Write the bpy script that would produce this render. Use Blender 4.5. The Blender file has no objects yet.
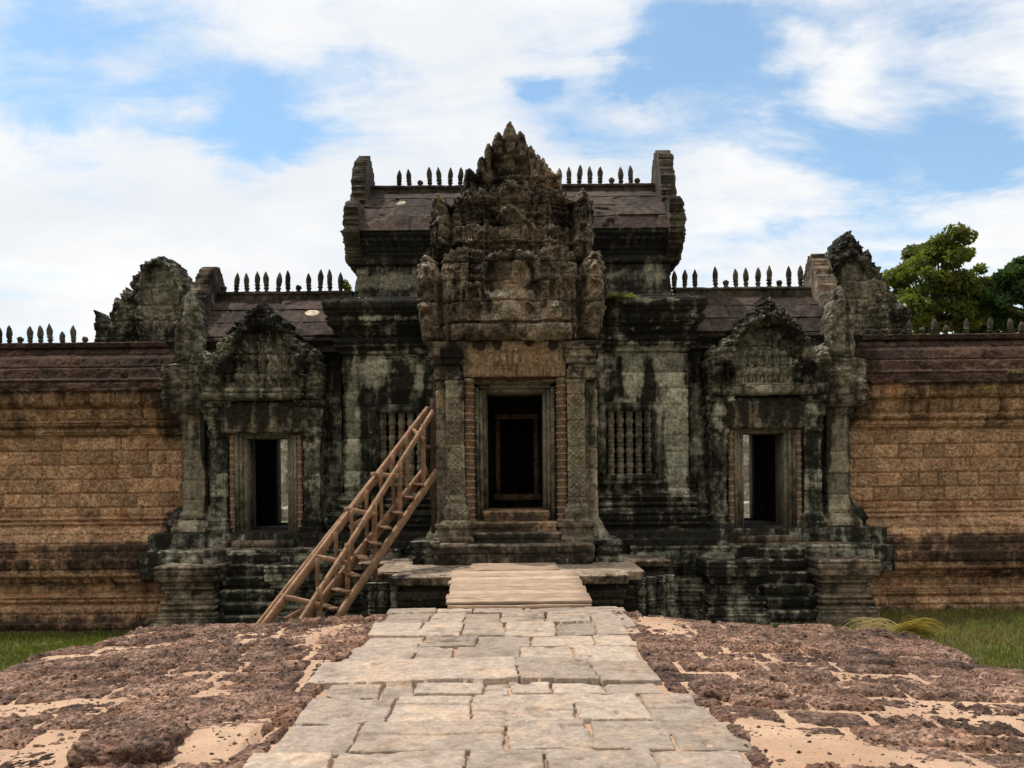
import bpy, math, random
import numpy as np
from math import radians

# ------------------------------------------------------------------ camera, sky, sun, exposure
sc = bpy.context.scene
F, CX, HY, ROLL = 850.0, 512.0, 480.0, 0.010
EYE = 1.6
cd = bpy.data.cameras.new('camera')
cam = bpy.data.objects.new('camera', cd)
sc.collection.objects.link(cam)
sc.camera = cam
cam.location = (0, 0, EYE)
cam.rotation_euler = (radians(90), 0, 0)
cam.rotation_euler.rotate_axis('Z', -ROLL)
cd.sensor_width = 36.0
cd.lens = F / 1024 * 36
cd.shift_y = 96 / 1024
cd.clip_start = 0.05
cd.clip_end = 3000

SUN_ELEV, SUN_AZ = 65.0, 54.0           # azimuth measured from +Y (behind the temple) towards -X
sun_dir = (-math.cos(radians(SUN_ELEV)) * math.sin(radians(SUN_AZ)),
           math.cos(radians(SUN_ELEV)) * math.cos(radians(SUN_AZ)), math.sin(radians(SUN_ELEV)))
sl = bpy.data.lights.new('sun', 'SUN')
sl.energy = 2.6
sl.angle = radians(0.7)
sl.color = (1.0, 0.93, 0.84)
so = bpy.data.objects.new('sun', sl)
sc.collection.objects.link(so)
from mathutils import Vector
so.rotation_euler = Vector(sun_dir).to_track_quat('Z', 'Y').to_euler()
so.location = (-20, 10, 40)

sc.view_settings.view_transform = 'Standard'
sc.view_settings.look = 'None'
sc.view_settings.gamma = 1
sc.view_settings.use_curve_mapping = False
sc.view_settings.exposure = 0.50

world = bpy.data.worlds.new('World')
sc.world = world
world.use_nodes = True


class NT:
    """small node-building helper"""
    def __init__(s, tree):
        s.t = tree
        s.n = tree.nodes
        s.l = tree.links

    def add(s, typ, **kw):
        n = s.n.new(typ)
        for k, v in kw.items():
            setattr(n, k, v)
        return n

    def put(s, sock, v):
        if hasattr(v, 'is_output') or isinstance(v, bpy.types.NodeSocket):
            s.l.new(v, sock)
        elif v is not None:
            if sock.type == 'RGBA' and not hasattr(v, '__len__'):
                v = (v, v, v, 1)
            elif sock.type == 'RGBA' and len(v) == 3:
                v = (*v, 1)
            sock.default_value = v

    def math(s, op, a, b=None, c=None, clamp=False):
        n = s.add('ShaderNodeMath', operation=op)
        n.use_clamp = clamp
        s.put(n.inputs[0], a)
        if b is not None: s.put(n.inputs[1], b)
        if c is not None: s.put(n.inputs[2], c)
        return n.outputs[0]

    def vmath(s, op, a, b):
        n = s.add('ShaderNodeVectorMath', operation=op)
        s.put(n.inputs[0], a)
        s.put(n.inputs[1], b)
        return n.outputs[0]

    def mix(s, fac, a, b, blend='MIX'):
        n = s.add('ShaderNodeMix', data_type='RGBA', blend_type=blend)
        s.put(n.inputs[0], fac)
        s.put(n.inputs[6], a)
        s.put(n.inputs[7], b)
        return n.outputs[2]

    def ramp(s, v, lo, hi, a=0.0, b=1.0, smooth=True):
        n = s.add('ShaderNodeMapRange')
        n.interpolation_type = 'SMOOTHSTEP' if smooth else 'LINEAR'
        n.clamp = True
        s.put(n.inputs[0], v)
        for i, x in enumerate((lo, hi, a, b)):
            s.put(n.inputs[i + 1], x)
        return n.outputs[0]

    def noise(s, vec, scale, detail=4, rough=0.55, dist=0.0):
        n = s.add('ShaderNodeTexNoise')
        s.put(n.inputs['Vector'], vec)
        n.inputs['Scale'].default_value = scale
        n.inputs['Detail'].default_value = detail
        n.inputs['Roughness'].default_value = rough
        n.inputs['Distortion'].default_value = dist
        return n.outputs[0]

    def voro(s, vec, scale, feature='F1'):
        n = s.add('ShaderNodeTexVoronoi', feature=feature)
        s.put(n.inputs['Vector'], vec)
        n.inputs['Scale'].default_value = scale
        return n.outputs[0]

    def attr(s, name):
        n = s.add('ShaderNodeAttribute')
        n.attribute_name = name
        return n.outputs['Fac']


def build_world():
    t = NT(world.node_tree)
    t.n.clear()
    out = t.add('ShaderNodeOutputWorld')
    sky = t.add('ShaderNodeTexSky', sky_type='NISHITA')
    sky.sun_disc = False
    sky.sun_elevation = radians(SUN_ELEV)
    sky.sun_rotation = radians(-SUN_AZ)
    sky.air_density = 1.0
    sky.dust_density = 0.6
    sky.ozone_density = 1.6
    d = t.add('ShaderNodeTexCoord').outputs['Generated']
    sep = t.add('ShaderNodeSeparateXYZ')
    t.put(sep.inputs[0], d)
    dx, dy, dz = sep.outputs
    zc = t.math('MAXIMUM', dz, 0.0)
    den = t.math('ADD', zc, 0.22)
    comb = t.add('ShaderNodeCombineXYZ')
    t.put(comb.inputs[0], t.math('DIVIDE', dx, den))
    t.put(comb.inputs[1], t.math('DIVIDE', dy, den))
    comb.inputs[2].default_value = 3.7
    p = comb.outputs[0]
    big = t.noise(p, 0.9, 3, 0.5, 0.3)
    wob = t.noise(p, 1.7, 7, 0.62, 0.4)
    wob2 = t.noise(t.vmath('ADD', p, (3.1, 7.7, 0)), 1.7, 7, 0.62, 0.4)
    mid = t.noise(p, 2.4, 8, 0.6, 0.25)
    wis = t.noise(t.vmath('MULTIPLY', p, (1.0, 2.2, 1.0)), 3.2, 9, 0.62, 0.5)
    # cloud gaps placed by direction in the front half of the sky
    ys = t.math('MAXIMUM', dy, 0.05)
    u = t.math('ADD', t.math('DIVIDE', dx, ys), t.math('MULTIPLY', t.math('SUBTRACT', wob, .5), .42))
    v = t.math('ADD', t.math('DIVIDE', dz, ys), t.math('MULTIPLY', t.math('SUBTRACT', wob2, .5), .22))
    gaps = None
    def g(px, py, rx, ry, amp):
        nonlocal gaps
        a = t.math('DIVIDE', t.math('SUBTRACT', u, (px - CX) / F), rx / F)
        b = t.math('DIVIDE', t.math('SUBTRACT', v, (HY - py) / F), ry / F)
        e = t.math('EXPONENT', t.math('MULTIPLY', t.math('ADD', t.math('MULTIPLY', a, a), t.math('MULTIPLY', b, b)), -1.0))
        e = t.math('MULTIPLY', e, amp)
        gaps = e if gaps is None else t.math('ADD', gaps, e)
    for q in [(70, 30, 130, 40, .34), (90, 88, 130, 22, .20), (270, 110, 80, 55, .36), (292, 150, 45, 28, .16),
              (370, 78, 60, 18, .18), (535, 90, 32, 16, .38), (640, 90, 45, 45, .36), (690, 40, 70, 50, .36), (780, 20, 110, 22, .22),
              (735, 125, 80, 50, .34), (860, 140, 70, 34, .36), (1000, 140, 60, 40, .44), (935, 180, 70, 28, .18), (975, 20, 90, 20, .18),
              (795, 235, 60, 14, .16), (600, 150, 60, 30, .16),
              (150, 260, 220, 90, -.22), (330, 215, 90, 50, -.15), (440, 40, 70, 60, -.12), (620, 60, 45, 40, -.1), (640, 120, 50, 26, -.22), (760, 190, 60, 60, -.12),
              (850, 80, 60, 24, -.20), (720, 215, 70, 60, -.16)]:
        g(*q)
    front = t.ramp(dy, 0.05, 0.35)
    cov = t.math('ADD', t.math('MULTIPLY', big, 0.5), t.math('ADD', t.math('MULTIPLY', mid, 0.70), t.math('MULTIPLY', wis, 0.62)))
    cov = t.math('SUBTRACT', t.math('SUBTRACT', cov, 0.06), t.math('MULTIPLY', gaps, front))
    a = t.ramp(t.math('ADD', cov, t.ramp(dy, 0.2, -0.3, 0.0, 0.35)), 0.56, 0.96, 0.16, 1.0)
    lowhaze = t.math('MULTIPLY', t.ramp(dz, 0.0, 0.32, 0.62, 0.0), front)
    a = t.math('MAXIMUM', a, lowhaze)
    # brightness of the cloud itself: thin blue grey undersides
    shade = t.ramp(t.noise(t.vmath('ADD', p, (5.2, 1.3, 0)), 1.5, 6, 0.55, 0.3), 0.34, 0.64, 0.60, 1.0)
    ccol = t.mix(shade, (0.62, 0.70, 0.80), (1.0, 1.0, 1.0))
    # unseen grey sheet added behind the camera to weaken frontal light on the facade
    ccol = t.mix(t.ramp(dy, 0.1, -0.4), ccol, (0.72, 0.66, 0.58))
    gain = t.ramp(dz, 0.45, 0.92, 1.0, 1.95)                                # unseen overhead clouds brightened to add light from above on the ledges
    ccol = t.mix(1.0, ccol, gain, 'MULTIPLY')
    skyc = t.mix(1.0, sky.outputs[0], (0.70, 0.98, 1.01), 'MULTIPLY')
    bg1 = t.add('ShaderNodeBackground')
    t.put(bg1.inputs[0], skyc)
    bg1.inputs[1].default_value = 0.125
    bg2 = t.add('ShaderNodeBackground')
    t.put(bg2.inputs[0], ccol)
    bg2.inputs[1].default_value = 0.71
    mx = t.add('ShaderNodeMixShader')
    t.put(mx.inputs[0], a)
    t.l.new(bg1.outputs[0], mx.inputs[1])
    t.l.new(bg2.outputs[0], mx.inputs[2])
    t.l.new(mx.outputs[0], out.inputs[0])


build_world()

# ------------------------------------------------------------------ pixel <-> place helpers (used once, to measure real sizes)
AX = 516.0


def XZ(px, py, Y):
    a, b = px - CX, py - HY
    x, y = a - ROLL * b, b + ROLL * a
    return x * Y / F, EYE - y * Y / F


def LX(px, Y):                 # level pixel -> X
    return (px - CX) * Y / F


def LZ(py, Y):                 # level pixel -> Z
    return EYE - (py - HY) * Y / F


# ------------------------------------------------------------------ numeric noise
def _h(ix, iy, seed):
    with np.errstate(over='ignore'):
        n = (ix.astype(np.int64).astype(np.uint32) * np.uint32(374761393) + iy.astype(np.int64).astype(np.uint32) * np.uint32(668265263)
             + np.uint32((seed * 2246822519 + 97) & 0xffffffff))
        n = (n ^ (n >> np.uint32(13))) * np.uint32(1274126177)
        n = (n ^ (n >> np.uint32(15))) * np.uint32(2246822519)
        n = n ^ (n >> np.uint32(16))
    return n.astype(np.float64) / 4294967295.0


def vnoise(x, y, seed=0):
    x, y = np.broadcast_arrays(np.asarray(x, float), np.asarray(y, float))
    ix, iy = np.floor(x), np.floor(y)
    fx, fy = x - ix, y - iy
    fx, fy = fx * fx * (3 - 2 * fx), fy * fy * (3 - 2 * fy)
    a, b = _h(ix, iy, seed), _h(ix + 1, iy, seed)
    c, d = _h(ix, iy + 1, seed), _h(ix + 1, iy + 1, seed)
    return (a * (1 - fx) + b * fx) * (1 - fy) + (c * (1 - fx) + d * fx) * fy


def fbm(x, y, octv=4, seed=0):
    r, amp, tot = 0, 1.0, 0.0
    for i in range(octv):
        r = r + amp * vnoise(x * 2 ** i + 17.3 * i, y * 2 ** i - 9.1 * i, seed + i)
        tot += amp
        amp *= 0.5
    return r / tot


def worley(x, y, seed=0):
    x, y = np.broadcast_arrays(np.asarray(x, float), np.asarray(y, float))
    ix, iy = np.floor(x), np.floor(y)
    f1 = np.full(x.shape, 9.0)
    f2 = np.full(x.shape, 9.0)
    cid = np.zeros(x.shape)
    for dx in (-1, 0, 1):
        for dy in (-1, 0, 1):
            cx, cy = ix + dx, iy + dy
            px, py = cx + _h(cx, cy, seed), cy + _h(cx, cy, seed + 51)
            d = np.hypot(px - x, py - y)
            cl = d < f1
            f2 = np.where(cl, f1, np.minimum(f2, d))
            cid = np.where(cl, _h(cx, cy, seed + 99), cid)
            f1 = np.where(cl, d, f1)
    return f1, f2, cid


def sstep(v, a, b):
    t = np.clip((v - a) / (b - a), 0, 1)
    return t * t * (3 - 2 * t)


def carve(x, z, seed=0, s=1.0):
    """carved foliage: swirling lumps and ridges, 0..1"""
    wx = x + 0.05 * s * (fbm(x * 6 / s, z * 6 / s, 2, seed + 3) - .5) * 2
    wz = z + 0.05 * s * (fbm(x * 6 / s, z * 6 / s, 2, seed + 8) - .5) * 2
    f1, f2, _ = worley(wx * 10 / s, wz * 8 / s, seed)
    dome = np.clip(1.15 - f1 * 1.3, 0, 1)
    g1, g2, _ = worley(wx * 22 / s, wz * 18 / s, seed + 5)
    rid = np.clip((g2 - g1) * 2.2, 0, 1)
    return 0.6 * dome + 0.4 * rid


def courses(u, z, ch, bw, seed=0, jw=0.012, jit=0.012):
    """stone courses: (distance to joint, random per block, random per course)"""
    z = z + jit * (fbm(u * 1.3, z * 1.3, 2, seed + 20) - .5)
    zi = z / ch
    zi = zi + 0.25 * (vnoise(np.floor(zi) * 0.0 + zi * 0.45, zi * 0, seed + 4) - .5)
    c = np.floor(zi)
    dz = np.minimum(zi - c, 1 - (zi - c)) * ch
    bwc = bw * (0.75 + 0.6 * _h(c, c * 0, seed + 1))
    uu = u / bwc + 7.3 * _h(c, c * 0 + 3, seed + 2)
    uu = uu + 0.3 * (vnoise(uu * 0.8, c * 5.1, seed + 9) - .5)
    uu = uu + jit * (fbm(u * 3, z * 3, 2, seed + 31) - .5) / bw
    b = np.floor(uu)
    du = np.minimum(uu - b, 1 - (uu - b)) * bwc
    rnd = _h(b, c, seed + 5)
    d = np.minimum(du, dz)
    return d, rnd, _h(c, c * 0 + 9, seed + 6)


def groove(d, w):
    return np.exp(-(d / w) ** 2)


# ------------------------------------------------------------------ mesh and object helpers
COL = sc.collection
ORG = {}


def mesh_from(name, v, f, mat, tint=None, stain=None, chip=None, smooth=False, tri=False):
    v = np.asarray(v, np.float32)
    f = np.asarray(f, np.int32)
    me = bpy.data.meshes.new(name)
    k = f.shape[1]
    me.vertices.add(len(v))
    me.vertices.foreach_set('co', v.ravel())
    me.loops.add(f.size)
    me.loops.foreach_set('vertex_index', f.ravel())
    me.polygons.add(len(f))
    me.polygons.foreach_set('loop_start', np.arange(0, f.size, k, dtype=np.int32))
    me.polygons.foreach_set('loop_total', np.full(len(f), k, np.int32))
    if smooth:
        me.polygons.foreach_set('use_smooth', np.ones(len(f), bool))
    for nm, arr, dv in (('tint', tint, .5), ('stain', stain, 0.), ('chip', chip, 0.)):
        a = me.attributes.new(nm, 'FLOAT', 'POINT')
        a.data.foreach_set('value', (np.full(len(v), dv) if arr is None else np.broadcast_to(arr, (len(v),))).astype(np.float32))
    me.update(calc_edges=True)
    if mat: me.materials.append(mat)
    return me


def link(name, me, parent=None, loc=None):
    o = bpy.data.objects.new(name, me)
    COL.objects.link(o)
    w = np.zeros(3) if loc is None else np.array(loc, float)
    if parent is not None:
        o.parent = parent
        o.location = w - ORG[parent.name]
    else:
        o.location = w
    ORG[o.name] = w
    return o


def put(name, v, f, mat, parent=None, **kw):
    """world-coordinate geometry -> object whose origin is its parent's (or its own base when top-level)"""
    v = np.asarray(v, float)
    org = ORG[parent.name] if parent is not None else np.array([v[:, 0].mean(), v[:, 1].mean(), v[:, 2].min()])
    return link(name, mesh_from(name, v - org, f, mat, **kw), parent, org)


def tag(o, label=None, cat=None, group=None, kind=None):
    if label: o['label'] = label
    if cat: o['category'] = cat
    if group: o['group'] = group
    if kind: o['kind'] = kind
    return o


def thing(name, label, cat, loc, group=None):
    o = bpy.data.objects.new(name, None)
    o.empty_display_size = 0.3
    COL.objects.link(o)
    o.location = loc
    ORG[o.name] = np.array(loc, float)
    return tag(o, label, cat, group)


def again(src, loc, parent=None):
    o = src.copy()
    COL.objects.link(o)
    if parent is not None:
        o.parent = parent
        o.location = np.array(loc) - ORG[parent.name]
    else:
        o.location = loc
    ORG[o.name] = np.array(loc, float)
    return o


def span(a, b, res):
    return np.linspace(a, b, max(2, int(math.ceil(abs(b - a) / res)) + 1))


def breaks(pts, res):
    pts = sorted(set(round(p, 5) for p in pts))
    out = [np.array([pts[0]])]
    for a, b in zip(pts[:-1], pts[1:]):
        out.append(span(a, b, res)[1:])
    return np.concatenate(out)


def gridfaces(nr, nc):
    i = np.arange(nr * nc).reshape(nr, nc)
    return np.stack([i[:-1, :-1], i[:-1, 1:], i[1:, 1:], i[1:, :-1]], -1)


def loft(name, mat, parent, xa, xb, ya, yb, prof, res=0.03, holes=(), fn=None, sides='LFR', stain=None, chip=None, zres=None):
    """a block xa..xb, ya(front)..yb(back) whose footprint swells by the profile [(z, offset)]; fn(U, Z, X, side) -> (h, tint)
    raises detail on its faces; holes are openings (x0,x1,z0,z1) in the front; back stays open"""
    zres = zres or res
    hz = [h[2] for h in holes] + [h[3] for h in holes]
    zs, os_ = [prof[0][0]], [prof[0][1]]
    for (z0, o0), (z1, o1) in zip(prof[:-1], prof[1:]):
        n = max(1, int(math.ceil(math.hypot(z1 - z0, o1 - o0) / zres)))
        tt = list(np.linspace(0, 1, n + 1)[1:])
        for q in hz:
            if abs(z1 - z0) > 1e-6:
                a = (q - z0) / (z1 - z0)
                if 1e-4 < a < 1 - 1e-4: tt.append(a)
        for a in sorted(set(tt)):
            zs.append(z0 + (z1 - z0) * a)
            os_.append(o0 + (o1 - o0) * a)
    zs, os_ = np.array(zs), np.array(os_)
    xs = breaks([xa, xb] + [h[0] for h in holes] + [h[1] for h in holes], res)
    xs = xs[(xs >= xa - 1e-6) & (xs <= xb + 1e-6)]
    cols = []                                      # (base x, base y, ex, ey, nx, ny, u, side)
    if 'L' in sides:
        ys = span(yb, ya, res)[:-1]
        for y in ys:
            fr = (y - yb) / (ya - yb)
            cols.append((xa, y, -1, -fr, -1, 0, -(y - ya), 0))
    for i, x in enumerate(xs):
        nx = (-1 if i == 0 and 'L' in sides else 1 if i == len(xs) - 1 and 'R' in sides else 0)
        fr = (x - xa) / (xb - xa)
        ex = -(1 - fr) + fr
        if 'L' not in sides: ex = fr
        if 'R' not in sides: ex = -(1 - fr)
        if 'L' not in sides and 'R' not in sides: ex = 0
        cols.append((x, ya, ex, -1, nx, -1, x - xa + (yb - ya), 1))
    if 'R' in sides:
        ys = span(ya, yb, res)[1:]
        for y in ys:
            fr = (y - yb) / (ya - yb)
            cols.append((xb, y, 1, -fr, 1, 0, (yb - ya) + (xb - xa) + (y - ya), 2))
    c = np.array(cols, float)
    bx, by, ex, ey, nx, ny, u, side = c.T
    Z = np.repeat(zs[:, None], len(u), 1)
    O = np.repeat(os_[:, None], len(u), 1)
    U = np.repeat(u[None], len(zs), 0)
    X = bx[None] + ex[None] * O
    Y = by[None] + ey[None] * O
    S = np.repeat(side[None], len(zs), 0)
    h, tint = (np.zeros_like(Z), None) if fn is None else fn(U, Z, X, S)
    X = X + nx[None] * h
    Y = Y + ny[None] * h
    # upward faces get a little unevenness too
    slope = np.abs(np.gradient(os_)) > np.abs(np.gradient(zs)) * 2
    Zd = Z + slope[:, None] * 0.015 * (fbm(X * 3, Y * 3, 3, 5) - .5)
    V = np.stack([X, Y, Zd], -1)
    ff = gridfaces(len(zs), len(u))
    if holes:
        cz = (zs[:-1] + zs[1:]) / 2
        keep = np.ones(ff.shape[:2], bool)
        cxm = (bx[:-1] + bx[1:]) / 2
        fs = (side[:-1] == 1) & (side[1:] == 1)
        for x0, x1, z0, z1 in holes:
            keep &= ~((cz[:, None] > z0) & (cz[:, None] < z1) & (cxm[None] > x0) & (cxm[None] < x1) & fs[None])
        ff = ff[keep]
    st = stain(V[..., 0], V[..., 1], V[..., 2]).ravel() if stain else None
    chp = chip(V[..., 0], V[..., 1], V[..., 2]).ravel() if chip else None
    return put(name, V.reshape(-1, 3), ff.reshape(-1, 4), mat, parent, tint=None if tint is None else np.broadcast_to(tint, Z.shape).ravel(), stain=st, chip=chp)


def polydist(X, Z, poly):
    """signed distance: positive inside"""
    p = np.array(poly, float)
    q = np.roll(p, -1, 0)
    best = np.full(X.shape, 1e9)
    inside = np.zeros(X.shape, bool)
    for (ax, az), (bx, bz) in zip(p, q):
        ex, ez = bx - ax, bz - az
        L = ex * ex + ez * ez + 1e-12
        t = np.clip(((X - ax) * ex + (Z - az) * ez) / L, 0, 1)
        best = np.minimum(best, np.hypot(X - ax - t * ex, Z - az - t * ez))
        cr = (az > Z) != (bz > Z)
        xi = ax + (Z - az) / np.where(abs(bz - az) < 1e-12, 1e-12, bz - az) * ex
        inside ^= cr & (X < xi)
    return np.where(inside, best, -best)


def relief(name, mat, parent, poly, Y, fn, res=0.02, back=0.3, rough=0.02, seed=0, xf=None, stain=None, chip=None, closed=True):
    """an outline in (a, z) turned into a carved slab: fn(A, Z, d) -> (raise towards the viewer, tint)"""
    p = np.array(poly, float)
    a = span(p[:, 0].min() - .03, p[:, 0].max() + .03, res)
    z = span(p[:, 1].min() - .03, p[:, 1].max() + .03, res)
    A, Z = np.meshgrid(a, z)
    wa = A + rough * 2 * (fbm(A * 9, Z * 9, 3, seed + 70) - .5)
    wz = Z + rough * 2 * (fbm(A * 9, Z * 9, 3, seed + 75) - .5)
    d = polydist(wa, wz, poly)
    ins = d > 0
    cell = ins[:-1, :-1] & ins[1:, :-1] & ins[:-1, 1:] & ins[1:, 1:]
    h, tint = fn(A, Z, d)
    if xf is None:
        xf = lambda A, D, Z: np.stack([A, Y - D, Z], -1)
    VF = xf(A, h, Z).reshape(-1, 3)
    VB = xf(A, np.full_like(h, -back), Z).reshape(-1, 3)
    n = A.size
    idx = np.arange(n).reshape(A.shape)
    ff = gridfaces(*A.shape)[cell]
    faces = [ff]
    if closed: faces.append(ff[:, ::-1] + n)
    pc = np.pad(cell, 1)
    for (dr, dc, e0, e1) in ((0, -1, (0, 0), (1, 0)), (0, 1, (1, 1), (0, 1)), (-1, 0, (0, 1), (0, 0)), (1, 0, (1, 0), (1, 1))):
        nb = pc[1 + dr:pc.shape[0] - 1 + dr, 1 + dc:pc.shape[1] - 1 + dc]
        r, c = np.nonzero(cell & ~nb)
        i0, i1 = idx[r + e0[0], c + e0[1]], idx[r + e1[0], c + e1[1]]
        faces.append(np.stack([i0, i1, i1 + n, i0 + n], -1))
    fa = np.concatenate(faces)
    used = np.unique(fa)
    mp = np.full(2 * n, -1)
    mp[used] = np.arange(len(used))
    VV = np.concatenate([VF, VB])[used]
    tt = None if tint is None else np.tile(np.broadcast_to(tint, A.shape).ravel(), 2)[used]
    st = stain(VV[:, 0], VV[:, 1], VV[:, 2]) if stain else None
    chp = chip(VV[:, 0], VV[:, 1], VV[:, 2]) if chip else None
    return put(name, VV, mp[fa], mat, parent, tint=tt, stain=st, chip=chp)


def boxes(name, mat, parent, lst, jit=0.0, seed=0, bev=0.0, tint=None):
    """one mesh of axis-aligned boxes (x0,x1,y0,y1,z0,z1) that are one part"""
    rng = np.random.default_rng(seed)
    V, Fc = [], []
    for b in lst:
        x0, x1, y0, y1, z0, z1 = b
        q = np.array([[x0, y0, z0], [x1, y0, z0], [x1, y1, z0], [x0, y1, z0], [x0, y0, z1], [x1, y0, z1], [x1, y1, z1], [x0, y1, z1]], float)
        q += rng.uniform(-jit, jit, q.shape)
        o = 8 * len(V)
        V.append(q)
        Fc += [[o, o + 3, o + 2, o + 1], [o + 4, o + 5, o + 6, o + 7], [o, o + 1, o + 5, o + 4], [o + 1, o + 2, o + 6, o + 5], [o + 2, o + 3, o + 7, o + 6], [o + 3, o, o + 4, o + 7]]
    return put(name, np.concatenate(V), Fc, mat, parent, tint=tint)


def beamgeo(p, q, w, h, up=(0, 0, 1), roll=0.0, nseg=6, warp=0.004, seed=0):
    p, q = np.array(p, float), np.array(q, float)
    t = (q - p) / np.linalg.norm(q - p)
    s = np.cross(t, np.array(up, float))
    s /= np.linalg.norm(s)
    n = np.cross(s, t)
    c, si = math.cos(roll), math.sin(roll)
    s, n = s * c + n * si, n * c - s * si
    rng = np.random.default_rng(seed)
    V = []
    b = min(0.12 * min(w, h), .005)
    ring = [(-w / 2 + b, -h / 2), (w / 2 - b, -h / 2), (w / 2, -h / 2 + b), (w / 2, h / 2 - b), (w / 2 - b, h / 2), (-w / 2 + b, h / 2), (-w / 2, h / 2 - b), (-w / 2, -h / 2 + b)]
    for i in range(nseg + 1):
        o = rng.uniform(-warp, warp, 2)
        for a, d in ring:
            V.append(p + (q - p) * i / nseg + s * (a + o[0]) + n * (d + o[1]))
    Fc = []
    k = 8
    for i in range(nseg):
        for j in range(k):
            Fc.append([i * k + j, i * k + (j + 1) % k, (i + 1) * k + (j + 1) % k, (i + 1) * k + j])
    e = nseg * k
    Fc += [[7, 2, 1, 0], [7, 6, 3, 2], [6, 5, 4, 3], [e, e + 1, e + 2, e + 7], [e + 2, e + 3, e + 6, e + 7], [e + 3, e + 4, e + 5, e + 6]]
    return np.array(V), np.array(Fc)


def beam(name, mat, parent, p, q, w, h, tint=0.5, **kw):
    V, Fc = beamgeo(p, q, w, h, **kw)
    return put(name, V, Fc, mat, parent, tint=tint)


def lathegeo(prof, n=16, sq=()):
    """prof [(z, r)]"""
    V, Fc = [], []
    for z, r in prof:
        for j in range(n):
            a = 2 * math.pi * (j + .5) / n
            V.append((r * math.cos(a), r * math.sin(a), z))
    for i in range(len(prof) - 1):
        for j in range(n):
            Fc.append([i * n + j, i * n + (j + 1) % n, (i + 1) * n + (j + 1) % n, (i + 1) * n + j])
    V.append((0, 0, prof[-1][0]))
    for j in range(0, n, 2):
        Fc.append([(len(prof) - 1) * n + j, (len(prof) - 1) * n + (j + 1) % n, (len(prof) - 1) * n + (j + 2) % n, len(V) - 1])
    return np.array(V), np.array(Fc)


# ------------------------------------------------------------------ materials
def pmat(name):
    m = bpy.data.materials.new(name)
    m.use_nodes = True
    t = NT(m.node_tree)
    t.n.clear()
    out = t.add('ShaderNodeOutputMaterial')
    b = t.add('ShaderNodeBsdfPrincipled')
    t.l.new(b.outputs[0], out.inputs[0])
    b.inputs['Roughness'].default_value = 0.92
    b.inputs['Specular IOR Level'].default_value = 0.18
    return m, t, b


def stone(name, light, mid, dark, level=0.55, soft=0.10, streak=0.5, lichen=(0.34, 0.37, 0.30), lich=0.62, green=None, bump=0.6, pits=0.0, tintamt=0.6, fine=1.0, warm=None, dust=None, dustamt=.8):
    m, t, b = pmat(name)
    pos = t.add('ShaderNodeNewGeometry').outputs['Position']
    A = t.noise(pos, 0.8, 6, 0.6, 0.3)
    B = t.noise(t.vmath('MULTIPLY', pos, (2.6, 2.6, 0.22)), 1.6, 6, 0.6, 0.2)
    C = t.noise(pos, 7.0, 9, 0.68)
    D = t.noise(pos, 42.0, 4, 0.6)
    K = t.noise(t.vmath('ADD', pos, (4.4, 2.2, 6.6)), 17.0, 7, 0.72)
    s = t.math('ADD', t.math('MULTIPLY', A, 1 - streak), t.math('MULTIPLY', B, streak))
    s = t.math('ADD', s, t.math('ADD', t.math('MULTIPLY', t.math('SUBTRACT', C, 0.5), 0.5), t.math('MULTIPLY', t.math('SUBTRACT', K, 0.5), 0.3)))
    s = t.math('ADD', s, t.attr('stain'))
    col = t.mix(t.ramp(C, 0.36, 0.66), light, mid)
    if warm:
        W = t.noise(pos, 2.3, 5, 0.6)
        col = t.mix(t.ramp(W, 0.5, 0.68, 0, 0.75), col, warm)
    if green:
        G = t.noise(t.vmath('ADD', pos, (9.1, 3.3, 4.4)), 1.5, 7, 0.65)
        col = t.mix(t.ramp(G, 0.5, 0.64, 0, 0.8), col, green)
    col = t.mix(t.ramp(s, level - soft, level + soft, 0, 0.96), col, dark)
    E = t.noise(t.vmath('ADD', pos, (1.7, 8.1, 2.2)), 4.3, 9, 0.7)
    E = t.math('ADD', E, t.math('MULTIPLY', t.math('SUBTRACT', D, 0.5), 0.12))
    col = t.mix(t.ramp(E, lich, lich + 0.05, 0, 0.75), col, lichen)
    if dust:                                                               # swept sand lying on the stone
        Q = t.noise(t.vmath('ADD', pos, (3.3, 6.1, 0)), 1.1, 8, 0.68)
        col = t.mix(t.ramp(t.math('ADD', Q, t.math('MULTIPLY', t.math('SUBTRACT', K, .5), .35)), 0.52, 0.72, 0, dustamt), col, dust)
    chip = t.attr('chip')
    col = t.mix(t.ramp(t.math('ADD', chip, t.math('MULTIPLY', t.math('SUBTRACT', C, .5), 0.7)), 0.4, 0.6), col, (0.50, 0.42, 0.32))
    br = t.math('MULTIPLY', t.math('MULTIPLY', t.ramp(D, 0.25, 0.75, 1 - .38 * fine, 1 + .30 * fine), t.ramp(K, 0.28, 0.72, 1 - .50 * fine, 1 + .45 * fine)), t.math('ADD', t.math('MULTIPLY', t.attr('tint'), tintamt), 1 - tintamt / 2))
    col = t.mix(1.0, col, br, 'MULTIPLY')
    t.put(b.inputs['Base Color'], col)
    hgt = t.math('ADD', t.math('MULTIPLY', C, 0.6), t.math('MULTIPLY', D, 0.22))
    hgt = t.math('ADD', hgt, t.math('MULTIPLY', K, 0.5))
    if pits:
        P = t.voro(pos, 28.0)
        P2 = t.ramp(P, 0.0, 0.42, 0.0, 1.0)
        hgt = t.math('ADD', hgt, t.math('MULTIPLY', P2, pits))
    bp = t.add('ShaderNodeBump')
    bp.inputs['Strength'].default_value = bump
    bp.inputs['Distance'].default_value = 0.035
    t.put(bp.inputs['Height'], hgt)
    t.l.new(bp.outputs[0], b.inputs['Normal'])
    return m


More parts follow.
